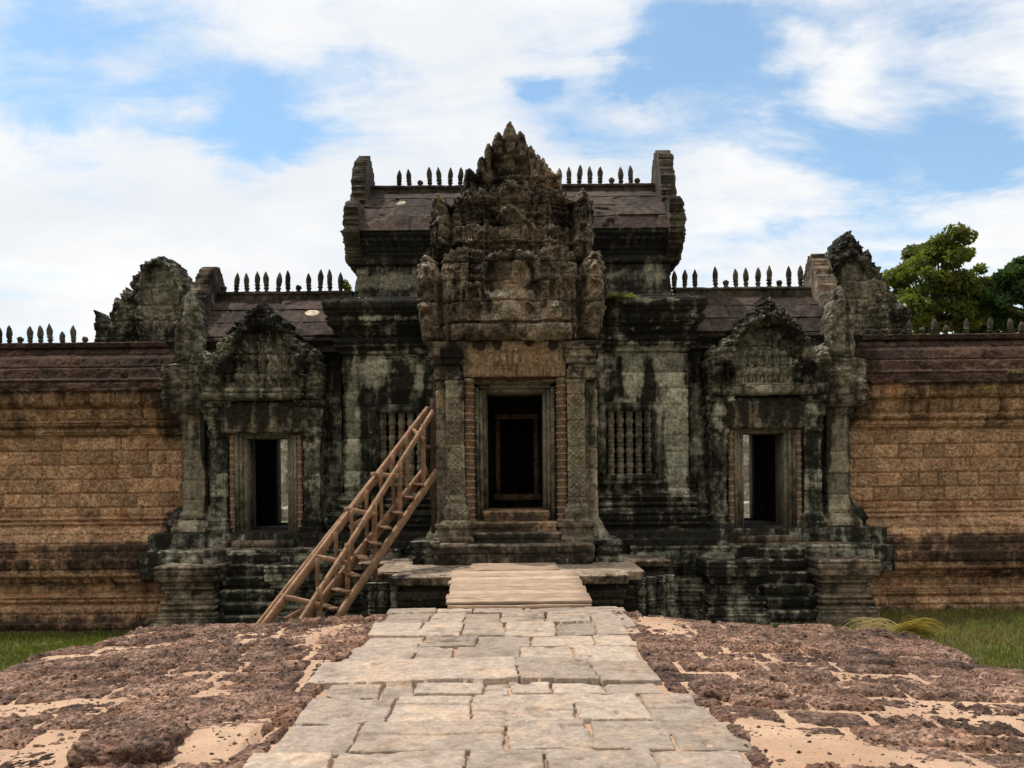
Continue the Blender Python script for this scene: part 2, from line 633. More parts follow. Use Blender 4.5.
M = {}
M['dark'] = stone('lichened_sandstone', (0.36, 0.355, 0.28), (0.165, 0.16, 0.12), (0.008, 0.0078, 0.006), level=0.466, soft=0.125, streak=0.72, green=(0.11, 0.135, 0.10), lich=0.63, lichen=(0.36, 0.40, 0.31), tintamt=.9)
M['ped'] = stone('weathered_carved_sandstone', (0.26, 0.215, 0.16), (0.125, 0.102, 0.076), (0.012, 0.0105, 0.009), level=0.495, soft=0.13, streak=0.35, lich=0.60, lichen=(0.36, 0.355, 0.28), warm=(0.22, 0.145, 0.085), tintamt=.95)
M['sideped'] = stone('grey_carved_sandstone', (0.30, 0.28, 0.215), (0.15, 0.138, 0.102), (0.013, 0.0125, 0.010), level=0.485, soft=0.13, streak=0.35, green=(0.11, 0.14, 0.105), lich=0.60, lichen=(0.36, 0.39, 0.30), tintamt=.8)
M['porch'] = stone('pale_carved_sandstone', (0.285, 0.26, 0.195), (0.175, 0.155, 0.115), (0.024, 0.022, 0.017), level=0.57, soft=0.12, streak=0.65, lich=0.66, lichen=(0.40, 0.385, 0.30), warm=(0.25, 0.185, 0.115))
M['lintel'] = stone('tan_carved_lintel_stone', (0.31, 0.23, 0.145), (0.20, 0.14, 0.088), (0.028, 0.023, 0.017), level=0.62, soft=0.11, streak=0.7, lich=0.70, warm=(0.27, 0.165, 0.09))
M['frame'] = stone('grey_green_door_frame_stone', (0.22, 0.205, 0.155), (0.14, 0.128, 0.096), (0.03, 0.027, 0.021), level=0.60, streak=0.8, lich=0.72, warm=(0.24, 0.175, 0.11))
M['brown'] = stone('brown_turned_stone', (0.30, 0.215, 0.145), (0.20, 0.138, 0.092), (0.04, 0.03, 0.023), level=0.64, streak=0.4, lich=0.70, lichen=(0.42, 0.34, 0.25))
M['sill'] = stone('worn_orange_sill_stone', (0.33, 0.225, 0.14), (0.21, 0.14, 0.088), (0.045, 0.034, 0.025), level=0.60, streak=0.3, lich=0.74, bump=0.4)
M['step'] = stone('grey_step_stone', (0.27, 0.215, 0.16), (0.165, 0.13, 0.095), (0.018, 0.016, 0.012), level=0.54, soft=.13, streak=0.4, lich=0.65, green=(0.10, 0.115, 0.085))
M['terrace'] = stone('worn_terrace_stone', (0.34, 0.27, 0.20), (0.25, 0.19, 0.14), (0.022, 0.02, 0.015), level=0.60, streak=0.4, lich=0.64, green=(0.13, 0.135, 0.10))
M['roof'] = stone('mauve_roof_sandstone', (0.080, 0.056, 0.046), (0.048, 0.034, 0.028), (0.012, 0.010, 0.0085), level=0.54, soft=0.14, streak=0.3, lich=0.70, lichen=(0.24, 0.18, 0.145), bump=0.4, tintamt=.8)
M['tower'] = stone('black_stained_tower_stone', (0.255, 0.25, 0.195), (0.14, 0.135, 0.105), (0.014, 0.0145, 0.0135), level=0.50, soft=0.12, streak=0.75, lich=0.67, green=(0.075, 0.088, 0.075))
M['lat'] = stone('ochre_laterite', (0.48, 0.315, 0.195), (0.33, 0.20, 0.118), (0.04, 0.026, 0.018), level=0.65, soft=0.15, streak=0.55, lich=0.75, lichen=(0.34, 0.30, 0.19), bump=1.0, pits=0.7, tintamt=0.6, fine=1.1, warm=(0.37, 0.19, 0.10))
M['latroof'] = stone('dark_maroon_laterite', (0.068, 0.038, 0.026), (0.040, 0.023, 0.016), (0.012, 0.009, 0.007), level=0.56, soft=0.14, streak=0.2, lich=0.73, lichen=(0.22, 0.19, 0.12), bump=1.0, pits=0.5, tintamt=0.8)
M['pave'] = stone('purple_brown_laterite', (0.225, 0.138, 0.10), (0.105, 0.062, 0.047), (0.022, 0.015, 0.012), level=0.58, soft=0.16, streak=0.0, lich=0.66, lichen=(0.34, 0.235, 0.17), bump=1.0, pits=0.8, tintamt=0.9, fine=1.5, warm=(0.19, 0.095, 0.06), dust=(0.36, 0.235, 0.165), dustamt=.45)
M['paver'] = stone('worn_grey_sandstone', (0.325, 0.268, 0.22), (0.25, 0.20, 0.16), (0.13, 0.10, 0.077), level=0.64, soft=0.14, streak=0.0, lich=0.70, lichen=(0.43, 0.32, 0.23), bump=0.4, tintamt=0.6, fine=0.45, warm=(0.40, 0.30, 0.215), dust=(0.38, 0.275, 0.20))
M['finial'] = stone('dark_finial_stone', (0.105, 0.092, 0.07), (0.06, 0.052, 0.04), (0.02, 0.018, 0.014), level=0.52, streak=0.3, lich=0.68)
M['court'] = stone('grey_courtyard_stone', (0.52, 0.49, 0.40), (0.36, 0.335, 0.27), (0.05, 0.046, 0.038), level=0.56, streak=0.4, lich=0.66)
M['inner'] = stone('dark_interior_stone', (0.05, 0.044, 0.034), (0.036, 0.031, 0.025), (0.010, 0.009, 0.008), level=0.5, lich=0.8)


def ground_mat():
    m, t, b = pmat('sand_and_earth')
    pos = t.add('ShaderNodeNewGeometry').outputs['Position']
    A = t.noise(pos, 0.9, 6, 0.6, 0.2)
    C = t.noise(pos, 9, 8, 0.7)
    D = t.noise(pos, 90, 3, 0.6)
    col = t.mix(t.ramp(A, 0.35, 0.65), (0.44, 0.295, 0.20), (0.33, 0.205, 0.135))
    col = t.mix(t.ramp(C, 0.48, 0.68, 0, .7), col, (0.27, 0.215, 0.15))
    col = t.mix(1.0, col, t.ramp(D, .2, .8, .78, 1.18), 'MULTIPLY')
    t.put(b.inputs['Base Color'], col)
    bp = t.add('ShaderNodeBump')
    bp.inputs['Strength'].default_value = 0.5
    bp.inputs['Distance'].default_value = 0.02
    t.put(bp.inputs['Height'], t.math('ADD', t.math('MULTIPLY', C, .6), t.math('MULTIPLY', D, .3)))
    t.l.new(bp.outputs[0], b.inputs['Normal'])
    return m


def earth_mat():
    m, t, b = pmat('grassy_earth')
    pos = t.add('ShaderNodeNewGeometry').outputs['Position']
    A = t.noise(pos, 0.7, 6, 0.6, 0.2)
    C = t.noise(pos, 14, 8, 0.7)
    col = t.mix(t.ramp(A, 0.35, 0.65), (0.085, 0.10, 0.03), (0.11, 0.085, 0.045))
    col = t.mix(t.ramp(C, .4, .7, 0, .7), col, (0.06, 0.075, 0.02))
    t.put(b.inputs['Base Color'], col)
    return m


def wood_mat(name, c0, c1, dark=(0.16, 0.09, 0.05)):
    m, t, b = pmat(name)
    b.inputs['Roughness'].default_value = 0.75
    tc = t.add('ShaderNodeTexCoord').outputs['Object']
    pos = t.add('ShaderNodeNewGeometry').outputs['Position']
    A = t.noise(t.vmath('MULTIPLY', pos, (3, 3, 3)), 2.0, 4)
    G = t.noise(t.vmath('MULTIPLY', pos, (2.0, 34, 34)), 2.0, 5, 0.6, 0.5)
    col = t.mix(t.ramp(A, .35, .65), c0, c1)
    col = t.mix(t.ramp(G, .46, .66, 0, .8), col, dark)
    col = t.mix(1.0, col, t.math('ADD', t.math('MULTIPLY', t.attr('tint'), .7), .65), 'MULTIPLY')
    t.put(b.inputs['Base Color'], col)
    bp = t.add('ShaderNodeBump')
    bp.inputs['Strength'].default_value = 0.35
    bp.inputs['Distance'].default_value = 0.01
    t.put(bp.inputs['Height'], G)
    t.l.new(bp.outputs[0], b.inputs['Normal'])
    return m


def leaf_mat(name, c0, c1, trans=0.35, dry=None):
    m, t, b = pmat(name)
    b.inputs['Roughness'].default_value = 0.6
    pos = t.add('ShaderNodeNewGeometry').outputs['Position']
    A = t.noise(pos, 1.1, 4)
    col = t.mix(t.ramp(A, .35, .65), c0, c1)
    if dry:
        sx = t.add('ShaderNodeSeparateXYZ')
        t.put(sx.inputs[0], pos)
        col = t.mix(t.math('MULTIPLY', t.ramp(t.noise(pos, .55, 5), .35, .62), t.ramp(sx.outputs[0], -6, 5, .35, .9)), col, dry)
    col = t.mix(1.0, col, t.math('ADD', t.math('MULTIPLY', t.attr('tint'), 1.1), .45), 'MULTIPLY')
    t.put(b.inputs['Base Color'], col)
    tr = t.add('ShaderNodeBsdfTranslucent')
    t.put(tr.inputs[0], t.mix(1.0, col, (1.5, 1.6, 0.7), 'MULTIPLY'))
    mx = t.add('ShaderNodeMixShader')
    mx.inputs[0].default_value = trans
    out = [n for n in t.n if n.type == 'OUTPUT_MATERIAL'][0]
    t.l.new(b.outputs[0], mx.inputs[1])
    t.l.new(tr.outputs[0], mx.inputs[2])
    t.l.new(mx.outputs[0], out.inputs[0])
    return m


M['sand'] = ground_mat()
M['earth'] = earth_mat()
M['wood'] = wood_mat('weathered_stair_wood', (0.30, 0.18, 0.105), (0.19, 0.112, 0.066), (0.08, 0.048, 0.031))
M['plank'] = wood_mat('pale_ramp_planks', (0.45, 0.335, 0.245), (0.36, 0.265, 0.19), (0.19, 0.13, 0.09))
M['rust'] = wood_mat('dark_red_post_wood', (0.055, 0.028, 0.02), (0.04, 0.021, 0.016), (0.02, 0.012, 0.009))
M['leaf'] = leaf_mat('olive_leaves', (0.15, 0.17, 0.04), (0.085, 0.115, 0.028))
M['leaf2'] = leaf_mat('deep_green_leaves', (0.065, 0.11, 0.038), (0.04, 0.078, 0.03))
M['grass'] = leaf_mat('grass_blades', (0.115, 0.15, 0.03), (0.09, 0.115, 0.028), 0.35, dry=(0.17, 0.145, 0.06))
M['drygrass'] = leaf_mat('dry_grass_blades', (0.34, 0.27, 0.11), (0.26, 0.20, 0.08), 0.3)
M['bark'] = stone('grey_bark', (0.16, 0.125, 0.09), (0.10, 0.08, 0.06), (0.04, 0.03, 0.025), lich=0.7)


# ------------------------------------------------------------------ stone surface detail functions
def masonry(ch, bw, seed, depth=0.02, proud=0.02, rough=0.012, jw=0.012, carved=0.0, cs=1.0, z0=0.0):
    def fn(U, Z, X, S):
        d, r, rc = courses(U + S * 3.1, Z + z0, ch, bw, seed)
        h = -1.5 * depth * groove(d, jw * 1.1) + .012 * (fbm(U * 17, Z * 17, 3, seed + 44) - .5) + proud * (r - .5) + rough * 2 * (fbm(U * 5, Z * 5, 4, seed + 40) - .5)
        h = h - 0.03 * sstep(fbm(U * 2.7, Z * 2.7, 3, seed + 60), .62, .74) * (0.4 + r)
        if carved:
            h = h + carved * (carve(U, Z, seed + 11, cs) - .5)
        return h, r
    return fn


def blob(px, py, rx, ry, Y, v=1.0):
    x, z = XZ(px, py, Y)
    return (x, z, rx * Y / F, ry * Y / F, v)


def spots(lst, seed=0, amp=0.5):
    """ragged stain patches at (x, z)"""
    def fn(x, y, z):
        s = np.zeros_like(x)
        n = .6 * (fbm(x * 5, z * 2, 4, seed) - .5) + .55 * (fbm(x * 11, z * 1.1, 3, seed + 4) - .5)
        for bx, bz, rx, rz, v in lst:
            q = ((x - bx) / rx) ** 2 + ((z - bz) / rz) ** 2
            s = s + v * sstep(1.0 - q + n * 1.7, -0.15, 0.8)
        return s
    return fn


def addf(*fs):
    return lambda x, y, z: sum(f(x, y, z) for f in fs)


def zgrad(z0, z1, v0, v1):
    """water staining that grows between two heights"""
    return lambda x, y, z: v0 + (v1 - v0) * sstep(z + 0.35 * (fbm(x * 3.5, z * .5, 3, 8) - .5), z0, z1)


# ================================================================== THE GROUND
def make_ground():
    xs = np.concatenate([[-1200, -400, -120, -50, -25], np.arange(-16, 16.1, 0.25), [25, 50, 120, 400, 1200]])
    ys = np.concatenate([[-1200, -400, -100, -30, -10], np.arange(-4, 20.1, 0.25), [26, 40, 60, 120, 400, 1200]])
    X, Y = np.meshgrid(xs, ys)
    Z = -1.10 + 0.14 * np.tanh(X / 5) + 0.06 * (fbm(X * .9, Y * .9, 3, 3) - .5)
    V = np.stack([X, Y, Z], -1).reshape(-1, 3)
    tag(put('ground', V, gridfaces(*X.shape).reshape(-1, 4), M['earth']), kind='structure')


make_ground()


def ground_z(x, y):
    x, y = np.asarray(x, float), np.asarray(y, float)
    return -1.10 + 0.14 * np.tanh(x / 5) + 0.06 * (fbm(x * .9, y * .9, 3, 3) - .5)


# ================================================================== CAUSEWAY: laterite flanks, sand, sandstone path
def field(name, mat, xs, ys, fn, mask=None, skirt=None):
    X, Y = np.meshgrid(xs, ys)
    Z, tint = fn(X, Y)
    m = np.ones(X.shape, bool) if mask is None else mask(X, Y)
    cell = m[:-1, :-1] & m[1:, :-1] & m[:-1, 1:] & m[1:, 1:]
    V = np.stack([X, Y, Z], -1).reshape(-1, 3)
    n = len(V)
    ff = gridfaces(*X.shape)[cell]
    faces = [ff]
    tt = np.broadcast_to(tint, X.shape).ravel()
    if skirt is not None:
        VB = V.copy()
        VB[:, 2] = skirt
        idx = np.arange(n).reshape(X.shape)
        pc = np.pad(cell, 1)
        for (dr, dc, e0, e1) in ((0, -1, (0, 0), (1, 0)), (0, 1, (1, 1), (0, 1)), (-1, 0, (0, 1), (0, 0)), (1, 0, (1, 0), (1, 1))):
            nb = pc[1 + dr:pc.shape[0] - 1 + dr, 1 + dc:pc.shape[1] - 1 + dc]
            r, c = np.nonzero(cell & ~nb)
            i0, i1 = idx[r + e0[0], c + e0[1]], idx[r + e1[0], c + e1[1]]
            # several rows down so that the side can be rough
            faces.append(np.stack([i0, i1, i1 + n, i0 + n], -1))
        V = np.concatenate([V, VB])
        tt = np.concatenate([tt, tt])
    fa = np.concatenate(faces)
    used = np.unique(fa)
    mp = np.full(len(V), -1)
    mp[used] = np.arange(len(used))
    return put(name, V[used], mp[fa], mat, tint=tt[used])


ROWS = [10.62, 10.30, 9.52, 8.72, 8.20, 7.43, 6.68, 6.33, 5.64, 5.04, 4.45, 3.8, 3.2, 2.5, 1.9, 1.2, 0.4, -0.4, -1.2, -2.0, -3.0]
_rng = np.random.default_rng(11)
ROWX = []
for i in range(len(ROWS) - 1):
    l, r = -1.52 + _rng.uniform(-.05, .05), 1.38 + _rng.uniform(-.05, .05)
    if i == 3: l -= .02
    if i == 5: l, r = -1.66, 1.16
    if i == 4: r = 1.15
    if i == 6: l, r = -1.42, 1.12
    if i == 7: l, r = -1.50, 1.36
    if i == 8: r = 1.44
    n = [5, 6, 6, 5, 5, 3, 7, 5, 5, 5][i % 10]
    if i == 5:
        x = [l, 0.03, 0.66, r]
    elif i == 7:
        x = [l, -.86, -.30, .42, .92, r]
    elif i == 8:
        x = [l, -1.0, -.05, .48, .98, r]
    else:
        x = list(np.linspace(l, r, n + 1) + np.r_[0, _rng.uniform(-.12, .12, n - 1), 0])
    ROWX.append(x)


def paver_field(X, Y):
    wx = X + 0.035 * (fbm(X * 3, Y * 3, 3, 2) - .5) + 0.008 * (fbm(X * 12, Y * 12, 2, 3) - .5)
    wy = Y + 0.05 * (fbm(X * 2.2, Y * 2.2, 3, 4) - .5) + 0.010 * (fbm(X * 9, Y * 9, 2, 5) - .5)
    Z = np.full(X.shape, -0.05)
    T = np.full(X.shape, 0.5)
    rng = np.random.default_rng(21)
    for i in range(len(ROWS) - 1):
        y1, y0 = ROWS[i], ROWS[i + 1]
        for a, b in zip(ROWX[i][:-1], ROWX[i][1:]):
            base = rng.uniform(-.012, .020) + (0.03 if i == 5 else 0)
            tx, ty = rng.uniform(-.02, .02, 2)
            tn = rng.uniform(.2, .9)
            sk = rng.uniform(-.06, .06)
            gp = rng.uniform(0.001, 0.010, 4)
            split = rng.random() < 0.30 and i != 5
            sp = rng.uniform(.35, .65)
            xx = wx + sk * (wy - (y0 + y1) / 2)
            d = np.minimum.reduce([xx - a - gp[0], b - xx - gp[1], wy - y0 - gp[2], y1 - wy - gp[3]])
            inn = d > 0
            if not inn.any(): continue
            z = base + tx * (X - (a + b) / 2) + ty * (Y - (y0 + y1) / 2) - 0.012 * np.exp(-np.clip(d, 0, 1) / 0.008)
            if split:
                dl = wy - (y0 + (y1 - y0) * sp) - 0.1 * (fbm(X * 2, Y * 0 + i, 2, 77) - .5)
                z = z - 0.02 * groove(dl, 0.009) + np.where(dl > 0, 0.006, 0)
                d = np.minimum(d, abs(dl))
            z = z - 0.02 * sstep(fbm(X * 3.3, Y * 3.3, 3, 50 + i), .66, .76)
            Z = np.where(inn, z, Z)
            T = np.where(inn, tn, T)
    # small round dowel holes
    hr = np.random.default_rng(5)
    for _ in range(26):
        hx, hy = hr.uniform(-1.35, 1.2), hr.uniform(4.6, 8.5)
        Z = Z - 0.03 * np.exp(-(((X - hx) ** 2 + (Y - hy) ** 2) / 0.018 ** 2))
    Z = Z + 0.010 * (fbm(X * 2.5, Y * 2.5, 4, 9) - .5) + 0.006 * (fbm(X * 22, Y * 22, 3, 6) - .5)
    return Z, T


ys_path = np.concatenate([np.arange(-3, 4.3, 0.06), np.arange(4.3, 10.7, 0.0098)])
tag(field('path', M['paver'], np.arange(-1.78, 1.6, 0.0098), ys_path, paver_field,
          mask=lambda X, Y: paver_field(X, Y)[0] > -0.045, skirt=-0.14), kind='structure')

HALF = 4.45


def lat_edge(X, Y):
    """causeway outline with broken edges: >0 inside"""
    c, s = math.cos(.03), math.sin(.03)
    e = np.minimum(HALF + 0.35 * (vnoise(Y * 1.4, Y * 0 + np.sign(X) * 3, 7) - .5) + np.where(X < 0, 0.34, -0.02) + 0.07 * np.clip(9.5 - Y, 0, 9) - np.abs(X),
                   10.32 + 0.22 * (np.floor(vnoise(X * 1.5, X * 0, 12) * 4) / 4 - .5) - 0.85 * sstep(X, 1.7, 2.9) + 0.3 * sstep(X, 3.0, 4.0) - Y)
    return e + 0.05 * (fbm(X * 6, Y * 6, 3, 33) - .5)


def lat_field(X, Y):
    sx = np.where(X < 0, -1.0, 1.0)
    a = 0.06
    wx = X + a * (fbm(X * 1.2, Y * 1.2, 3, 14) - .5) * 2 + 0.022 * (fbm(X * 8, Y * 8, 3, 15) - .5)
    wy = Y + a * (fbm(X * 1.2, Y * 1.2, 3, 16) - .5) * 2 + 0.022 * (fbm(X * 8, Y * 8, 3, 17) - .5) + 0.03 * X
    d, r, rc = courses(wx + 20, wy + 10, 0.40, 0.62, 3, jit=0.0)
    r2 = (r * 7.31) % 1.0
    out = np.abs(X) - 1.45
    sag = -0.030 * out - 0.02 * np.clip(out - 1.6, 0, 9)
    big = fbm(X * .7, Y * .7, 2, 81) - .5
    top = sag + 0.055 * (r - .30) + 0.05 * big
    top = top - 0.085 * np.exp(-(np.clip(d, 0, 1) / 0.027) ** 2)
    n1 = fbm(X * 4, Y * 4, 3, 18) - .5
    n2 = fbm(X * 21, Y * 21, 3, 28) - .5
    f1, f2, _ = worley(X * 26 + n2, Y * 26, 19)
    pit = np.clip(.55 - f1, 0, .5)
    wear = sstep(fbm(X * .9, Y * .9, 3, 23), .40, .60)          # some blocks are worn smooth, others deeply pitted
    z = top + .018 * n1 + (.022 + .034 * wear) * n2 - (.010 + .026 * wear) * pit + (r2 - .5) * .07 * (wy + 10 - .40 * np.floor((wy + 10) / .40) - .2)
    e = lat_edge(X, Y)
    z = z - 0.14 * np.exp(-np.clip(e, 0, 9) / 0.05)
    # settled below the sandstone path
    inp = np.minimum(X + 1.50, 1.17 + .12 * sstep(6.5 - Y, 0, .1) - X)
    z = np.where(inp > 0, np.minimum(z, -0.07), z)
    return z, np.clip(r * .8 + .1 + n1 * .6, 0, 1)


xs_l = np.arange(-5.6, 5.6, 0.017)
ys_l = np.concatenate([np.arange(-3, 4.2, 0.09), np.arange(4.2, 10.7, 0.017)])
tag(field('laterite_paving', M['pave'], xs_l, ys_l, lat_field, mask=lambda X, Y: lat_edge(X, Y) > 0, skirt=-1.5), kind='structure')


def sand_field(X, Y):
    out = np.clip(np.abs(X) - 1.45, 0, 9)
    patch = fbm(X * .8, Y * .9, 3, 61)
    z = -0.030 * out - 0.02 * np.clip(out - 1.6, 0, 9) + 0.05 * (fbm(X * .7, Y * .7, 2, 81) - .5) - .021 + np.where(X < 0, .006, -.006) + 0.11 * (patch - .56) + 0.016 * (fbm(X * 24, Y * 24, 2, 66) - .5) + 0.012 * (fbm(X * 9, Y * 9, 3, 62) - .5)
    # drifts of swept sand seen on the flanks
    for bx, by, rx, ry, a in [(-2.9, 7.3, .8, .45, .035), (-3.5, 6.6, .7, .4, .025), (-2.3, 6.5, .4, .4, .025), (-1.9, 5.2, .5, .5, .06), (-3.2, 8.8, .9, .15, .05), (1.95, 4.9, .75, .35, .06), (3.1, 5.9, .9, .25, .02), (4.3, 5.8, .9, .25, .03), (1.7, 8.9, .3, .7, .04), (-1.9, 9.0, .35, .9, .04)]:
        z = z + a * np.exp(-((X - bx) / rx) ** 2 - ((Y - by) / ry) ** 2)
    inp = np.minimum(X + 1.62, 1.46 - X)
    z = np.where(inp > 0, -0.030 + 0.026 * (fbm(X * 2.2, Y * 2.2, 4, 63) - .5) * 2, z)
    e = lat_edge(X, Y)
    z = z - 0.12 * np.exp(-np.clip(e, 0, 9) / 0.12)
    return z, 0.5


tag(field('sand_bed', M['sand'], np.arange(-5.4, 5.4, 0.03), np.concatenate([np.arange(-3, 4.2, 0.12), np.arange(4.2, 10.6, 0.025)]), sand_field,
          mask=lambda X, Y: lat_edge(X, Y) > 0.1), kind='structure')


def gravel():
    rng = np.random.default_rng(91)
    n = 6500
    y = rng.uniform(4.3, 10.0, n)
    side = rng.choice([-1, 1], n)
    x = np.where(side < 0, rng.uniform(-4.9, -1.5, n), rng.uniform(1.2, 4.9, n))
    ok = lat_edge(x, y) > .1
    x, y = x[ok], y[ok]
    n = len(x)
    z = np.maximum(lat_field(x, y)[0], sand_field(x, y)[0])
    r = .004 + .016 * rng.random(n) ** 4 + .004 * rng.random(n)
    oc = np.array([[1, 0, 0], [0, 1, 0], [-1, 0, 0], [0, -1, 0], [0, 0, .7], [0, 0, -.7]], float)
    V = oc[None] * rng.uniform(.6, 1.3, (n, 6, 3)) * r[:, None, None] + np.stack([x, y, z], -1)[:, None]
    f = np.array([[0, 1, 4], [1, 2, 4], [2, 3, 4], [3, 0, 4], [1, 0, 5], [2, 1, 5], [3, 2, 5], [0, 3, 5]])
    Fc = (f[None] + 6 * np.arange(n)[:, None, None]).reshape(-1, 3)
    tag(put('gravel', V.reshape(-1, 3), Fc, M['pave'], tint=np.repeat(rng.uniform(.2, 1, n), 6)), kind='stuff')


gravel()


def loose_block(name, label, x, y, z, sx, sy, sz, rz, seed):
    """a rough pitted laterite block lying on the causeway"""
    n = 46
    V, Fc = [], []
    lin = np.linspace(-1, 1, n)
    for ax in range(3):
        for sg in (-1, 1):
            A, B = np.meshgrid(lin, lin)
            P = np.zeros((n, n, 3))
            P[..., ax] = sg
            P[..., (ax + 1) % 3] = A * sg
            P[..., (ax + 2) % 3] = B
            o = sum(len(v) for v in V)
            V.append(P.reshape(-1, 3))
            Fc.append(gridfaces(n, n).reshape(-1, 4) + o)
    V = np.concatenate(V)
    p = 8.0
    nrm = (np.abs(V) ** p).sum(1) ** (1 / p)
    V = V / nrm[:, None] * 1.08
    nn = V / np.linalg.norm(V, axis=1, keepdims=True)
    q = V * np.array([sx, sy, sz])
    dsp = 0.07 * (fbm(q[:, 0] * 7 + q[:, 2] * 5, q[:, 1] * 7 + q[:, 2] * 4, 4, seed) - .5) + 0.06 * (fbm(q[:, 0] * 24 + q[:, 2] * 15, q[:, 1] * 24 - q[:, 2] * 19, 3, seed + 6) - .5)
    f1, _, _ = worley(q[:, 0] * 22 + q[:, 2] * 9, q[:, 1] * 22 - q[:, 2] * 13, seed + 2)
    q = q + nn * (dsp - 0.03 * np.clip(.5 - f1, 0, .5))[:, None]
    c, s = math.cos(rz), math.sin(rz)
    q = np.stack([q[:, 0] * c - q[:, 1] * s + x, q[:, 0] * s + q[:, 1] * c + y, q[:, 2] + z], -1)
    o = put(name, q, np.concatenate(Fc), M['pave'], tint=np.clip(.7 + 3 * dsp, 0, 1))
    return tag(o, label, 'stone block', 'loose laterite blocks')


loose_block('laterite_block', 'large rounded laterite block sticking up beside the lower edge of the stone path', -2.30, 5.10, -0.06, .27, .25, .16, .15, 5)
loose_block('laterite_block', 'low dark laterite slab with a crumbling edge touching the side of the grey path', -1.98, 6.0, -0.07, .36, .34, .10, .35, 15)
loose_block('laterite_block', 'tilted brown laterite block beside the wide square paver of the path', 1.72, 6.35, -0.05, .29, .21, .10, -.2, 25)


# ================================================================== ENCLOSURE WALLS
def prof_px(lst, Y):
    """[(level row, offset)] -> [(z, offset)] for a face standing at Y"""
    return [(LZ(py, Y - o), o) for py, o in lst]


FIN = [(0, .060), (.035, .060), (.04, .036), (.085, .036), (.09, .052), (.115, .052), (.12, .038), (.15, .040), (.155, .054), (.17, .054), (.175, .044), (.24, .056), (.31, .052), (.38, .032), (.44, .004)]
STUB = [(0, .060), (.035, .060), (.04, .038), (.085, .038), (.09, .056), (.14, .058), (.165, .04), (.17, .01)]
_fv, _ff = lathegeo(FIN, 12)
_sv, _sf = lathegeo(STUB, 12)


def quads(Fc, n):
    return Fc


FIN_MES = []
for _q in range(5):
    _r = np.random.default_rng(80 + _q)
    _p = [(z, r * _r.uniform(.88, 1.15)) for z, r in FIN]
    _v, _f = lathegeo(_p, 12)
    _v = _v + np.stack([_v[:, 2] * _r.uniform(-.06, .06), _v[:, 2] * 0, _v[:, 2] * 0], -1) + .006 * _r.uniform(-1, 1, _v.shape)
    FIN_MES.append(mesh_from('finial', _v, _f, M['finial']))
STUB_ME = mesh_from('broken_finial', _sv + 0.012 * np.random.default_rng(4).uniform(-1, 1, _sv.shape), _sf, M['finial'])
_first = {}


def finials(parent, pxs, Y, z, seed=0):
    """stone finials standing along a ridge: (pixel column, 1 whole / 0 broken / fraction)"""
    rng = np.random.default_rng(seed)
    for px, k in pxs:
        x = (px - CX) * Y / F
        key = ('finial', int(rng.integers(5))) if k > 0 else ('broken_finial', 0)
        if key not in _first:
            o = link(key[0], FIN_MES[key[1]] if k > 0 else STUB_ME, parent, (x, Y, z))
            _first[key] = o
        else:
            o = again(_first[key], (x, Y, z), parent)
        s = (k if k > 0 else 1.0) * rng.uniform(.93, 1.07)
        o.scale = (1.04, 1.04, s)
        o.rotation_euler = (rng.uniform(-.05, .05), rng.uniform(-.07, .07), rng.uniform(-.5, .5))


WALLP = [(645, .92), (620, .92), (618.5, .80), (603, .70), (600, .60), (597, .66), (592, .66), (590, .58), (582, .57), (580, .64), (575, .70), (572, .80), (557, .82), (555, .80), (554.6, .52),
         (541, .49), (539.5, .43), (527, .34), (525, .26), (523, .20), (519.5, .22), (517.5, .10), (515, .12), (513.5, 0), (431.5, 0), (430, .07), (427, .09), (424.5, .05), (422, .12), (418, .16), (416, .10),
         (413, .13), (403, .19), (401, .26), (398, .30), (387, .32), (386, .36), (383.5, .33), (375, .27), (374, .18), (364.5, .10), (363.5, .0), (354, -.12), (353, -.22), (344, -.42), (343.6, -.36), (338.5, -.36), (338, -.75)]
WY = 16.9


def wall_fn(seed):
    blk = masonry(0.283, 0.46, seed, depth=.034, proud=.010, rough=.010, jw=.011)
    cour = masonry(0.30, .8, seed + 3, depth=.022, proud=.025, rough=.02)
    zr = LZ(385, WY - .3)
    wcut = [LZ(q, WY - o) for q, o in ((404.5, .2), (416.5, .1), (423.5, .08), (429, .05), (433, 0), (512, 0), (516.5, .1), (521.5, .2), (526, .26), (540, .46), (575, .72), (581, .6), (589, .62), (595.5, .62), (601, .66))]
    zp = LZ(560, WY - .8)

    def fn(U, Z, X, S):
        h, r = blk(U, Z, X, S)
        h2, r2 = cour(U, Z, X, S)
        k = sstep(Z, zr - .02, zr + .02)
        k2 = sstep(Z, zp + .02, zp - .02)
        k3 = sstep(np.abs(Z - LZ(541, WY - .4)), .32, .24)
        f1, _, _ = worley(U * 30, Z * 30, seed + 8)
        pit = -.026 * np.clip(.45 - f1, 0, .45) - .02 * sstep(fbm(U * 9, Z * 9, 3, seed + 12), .6, .72)
        kk = np.maximum(k, k3)
        pit = pit - sum(.035 * groove(Z - q, .014) for q in wcut)
        return h * (1 - kk) + h2 * kk + pit, r * (1 - kk) + r2 * kk
    return fn


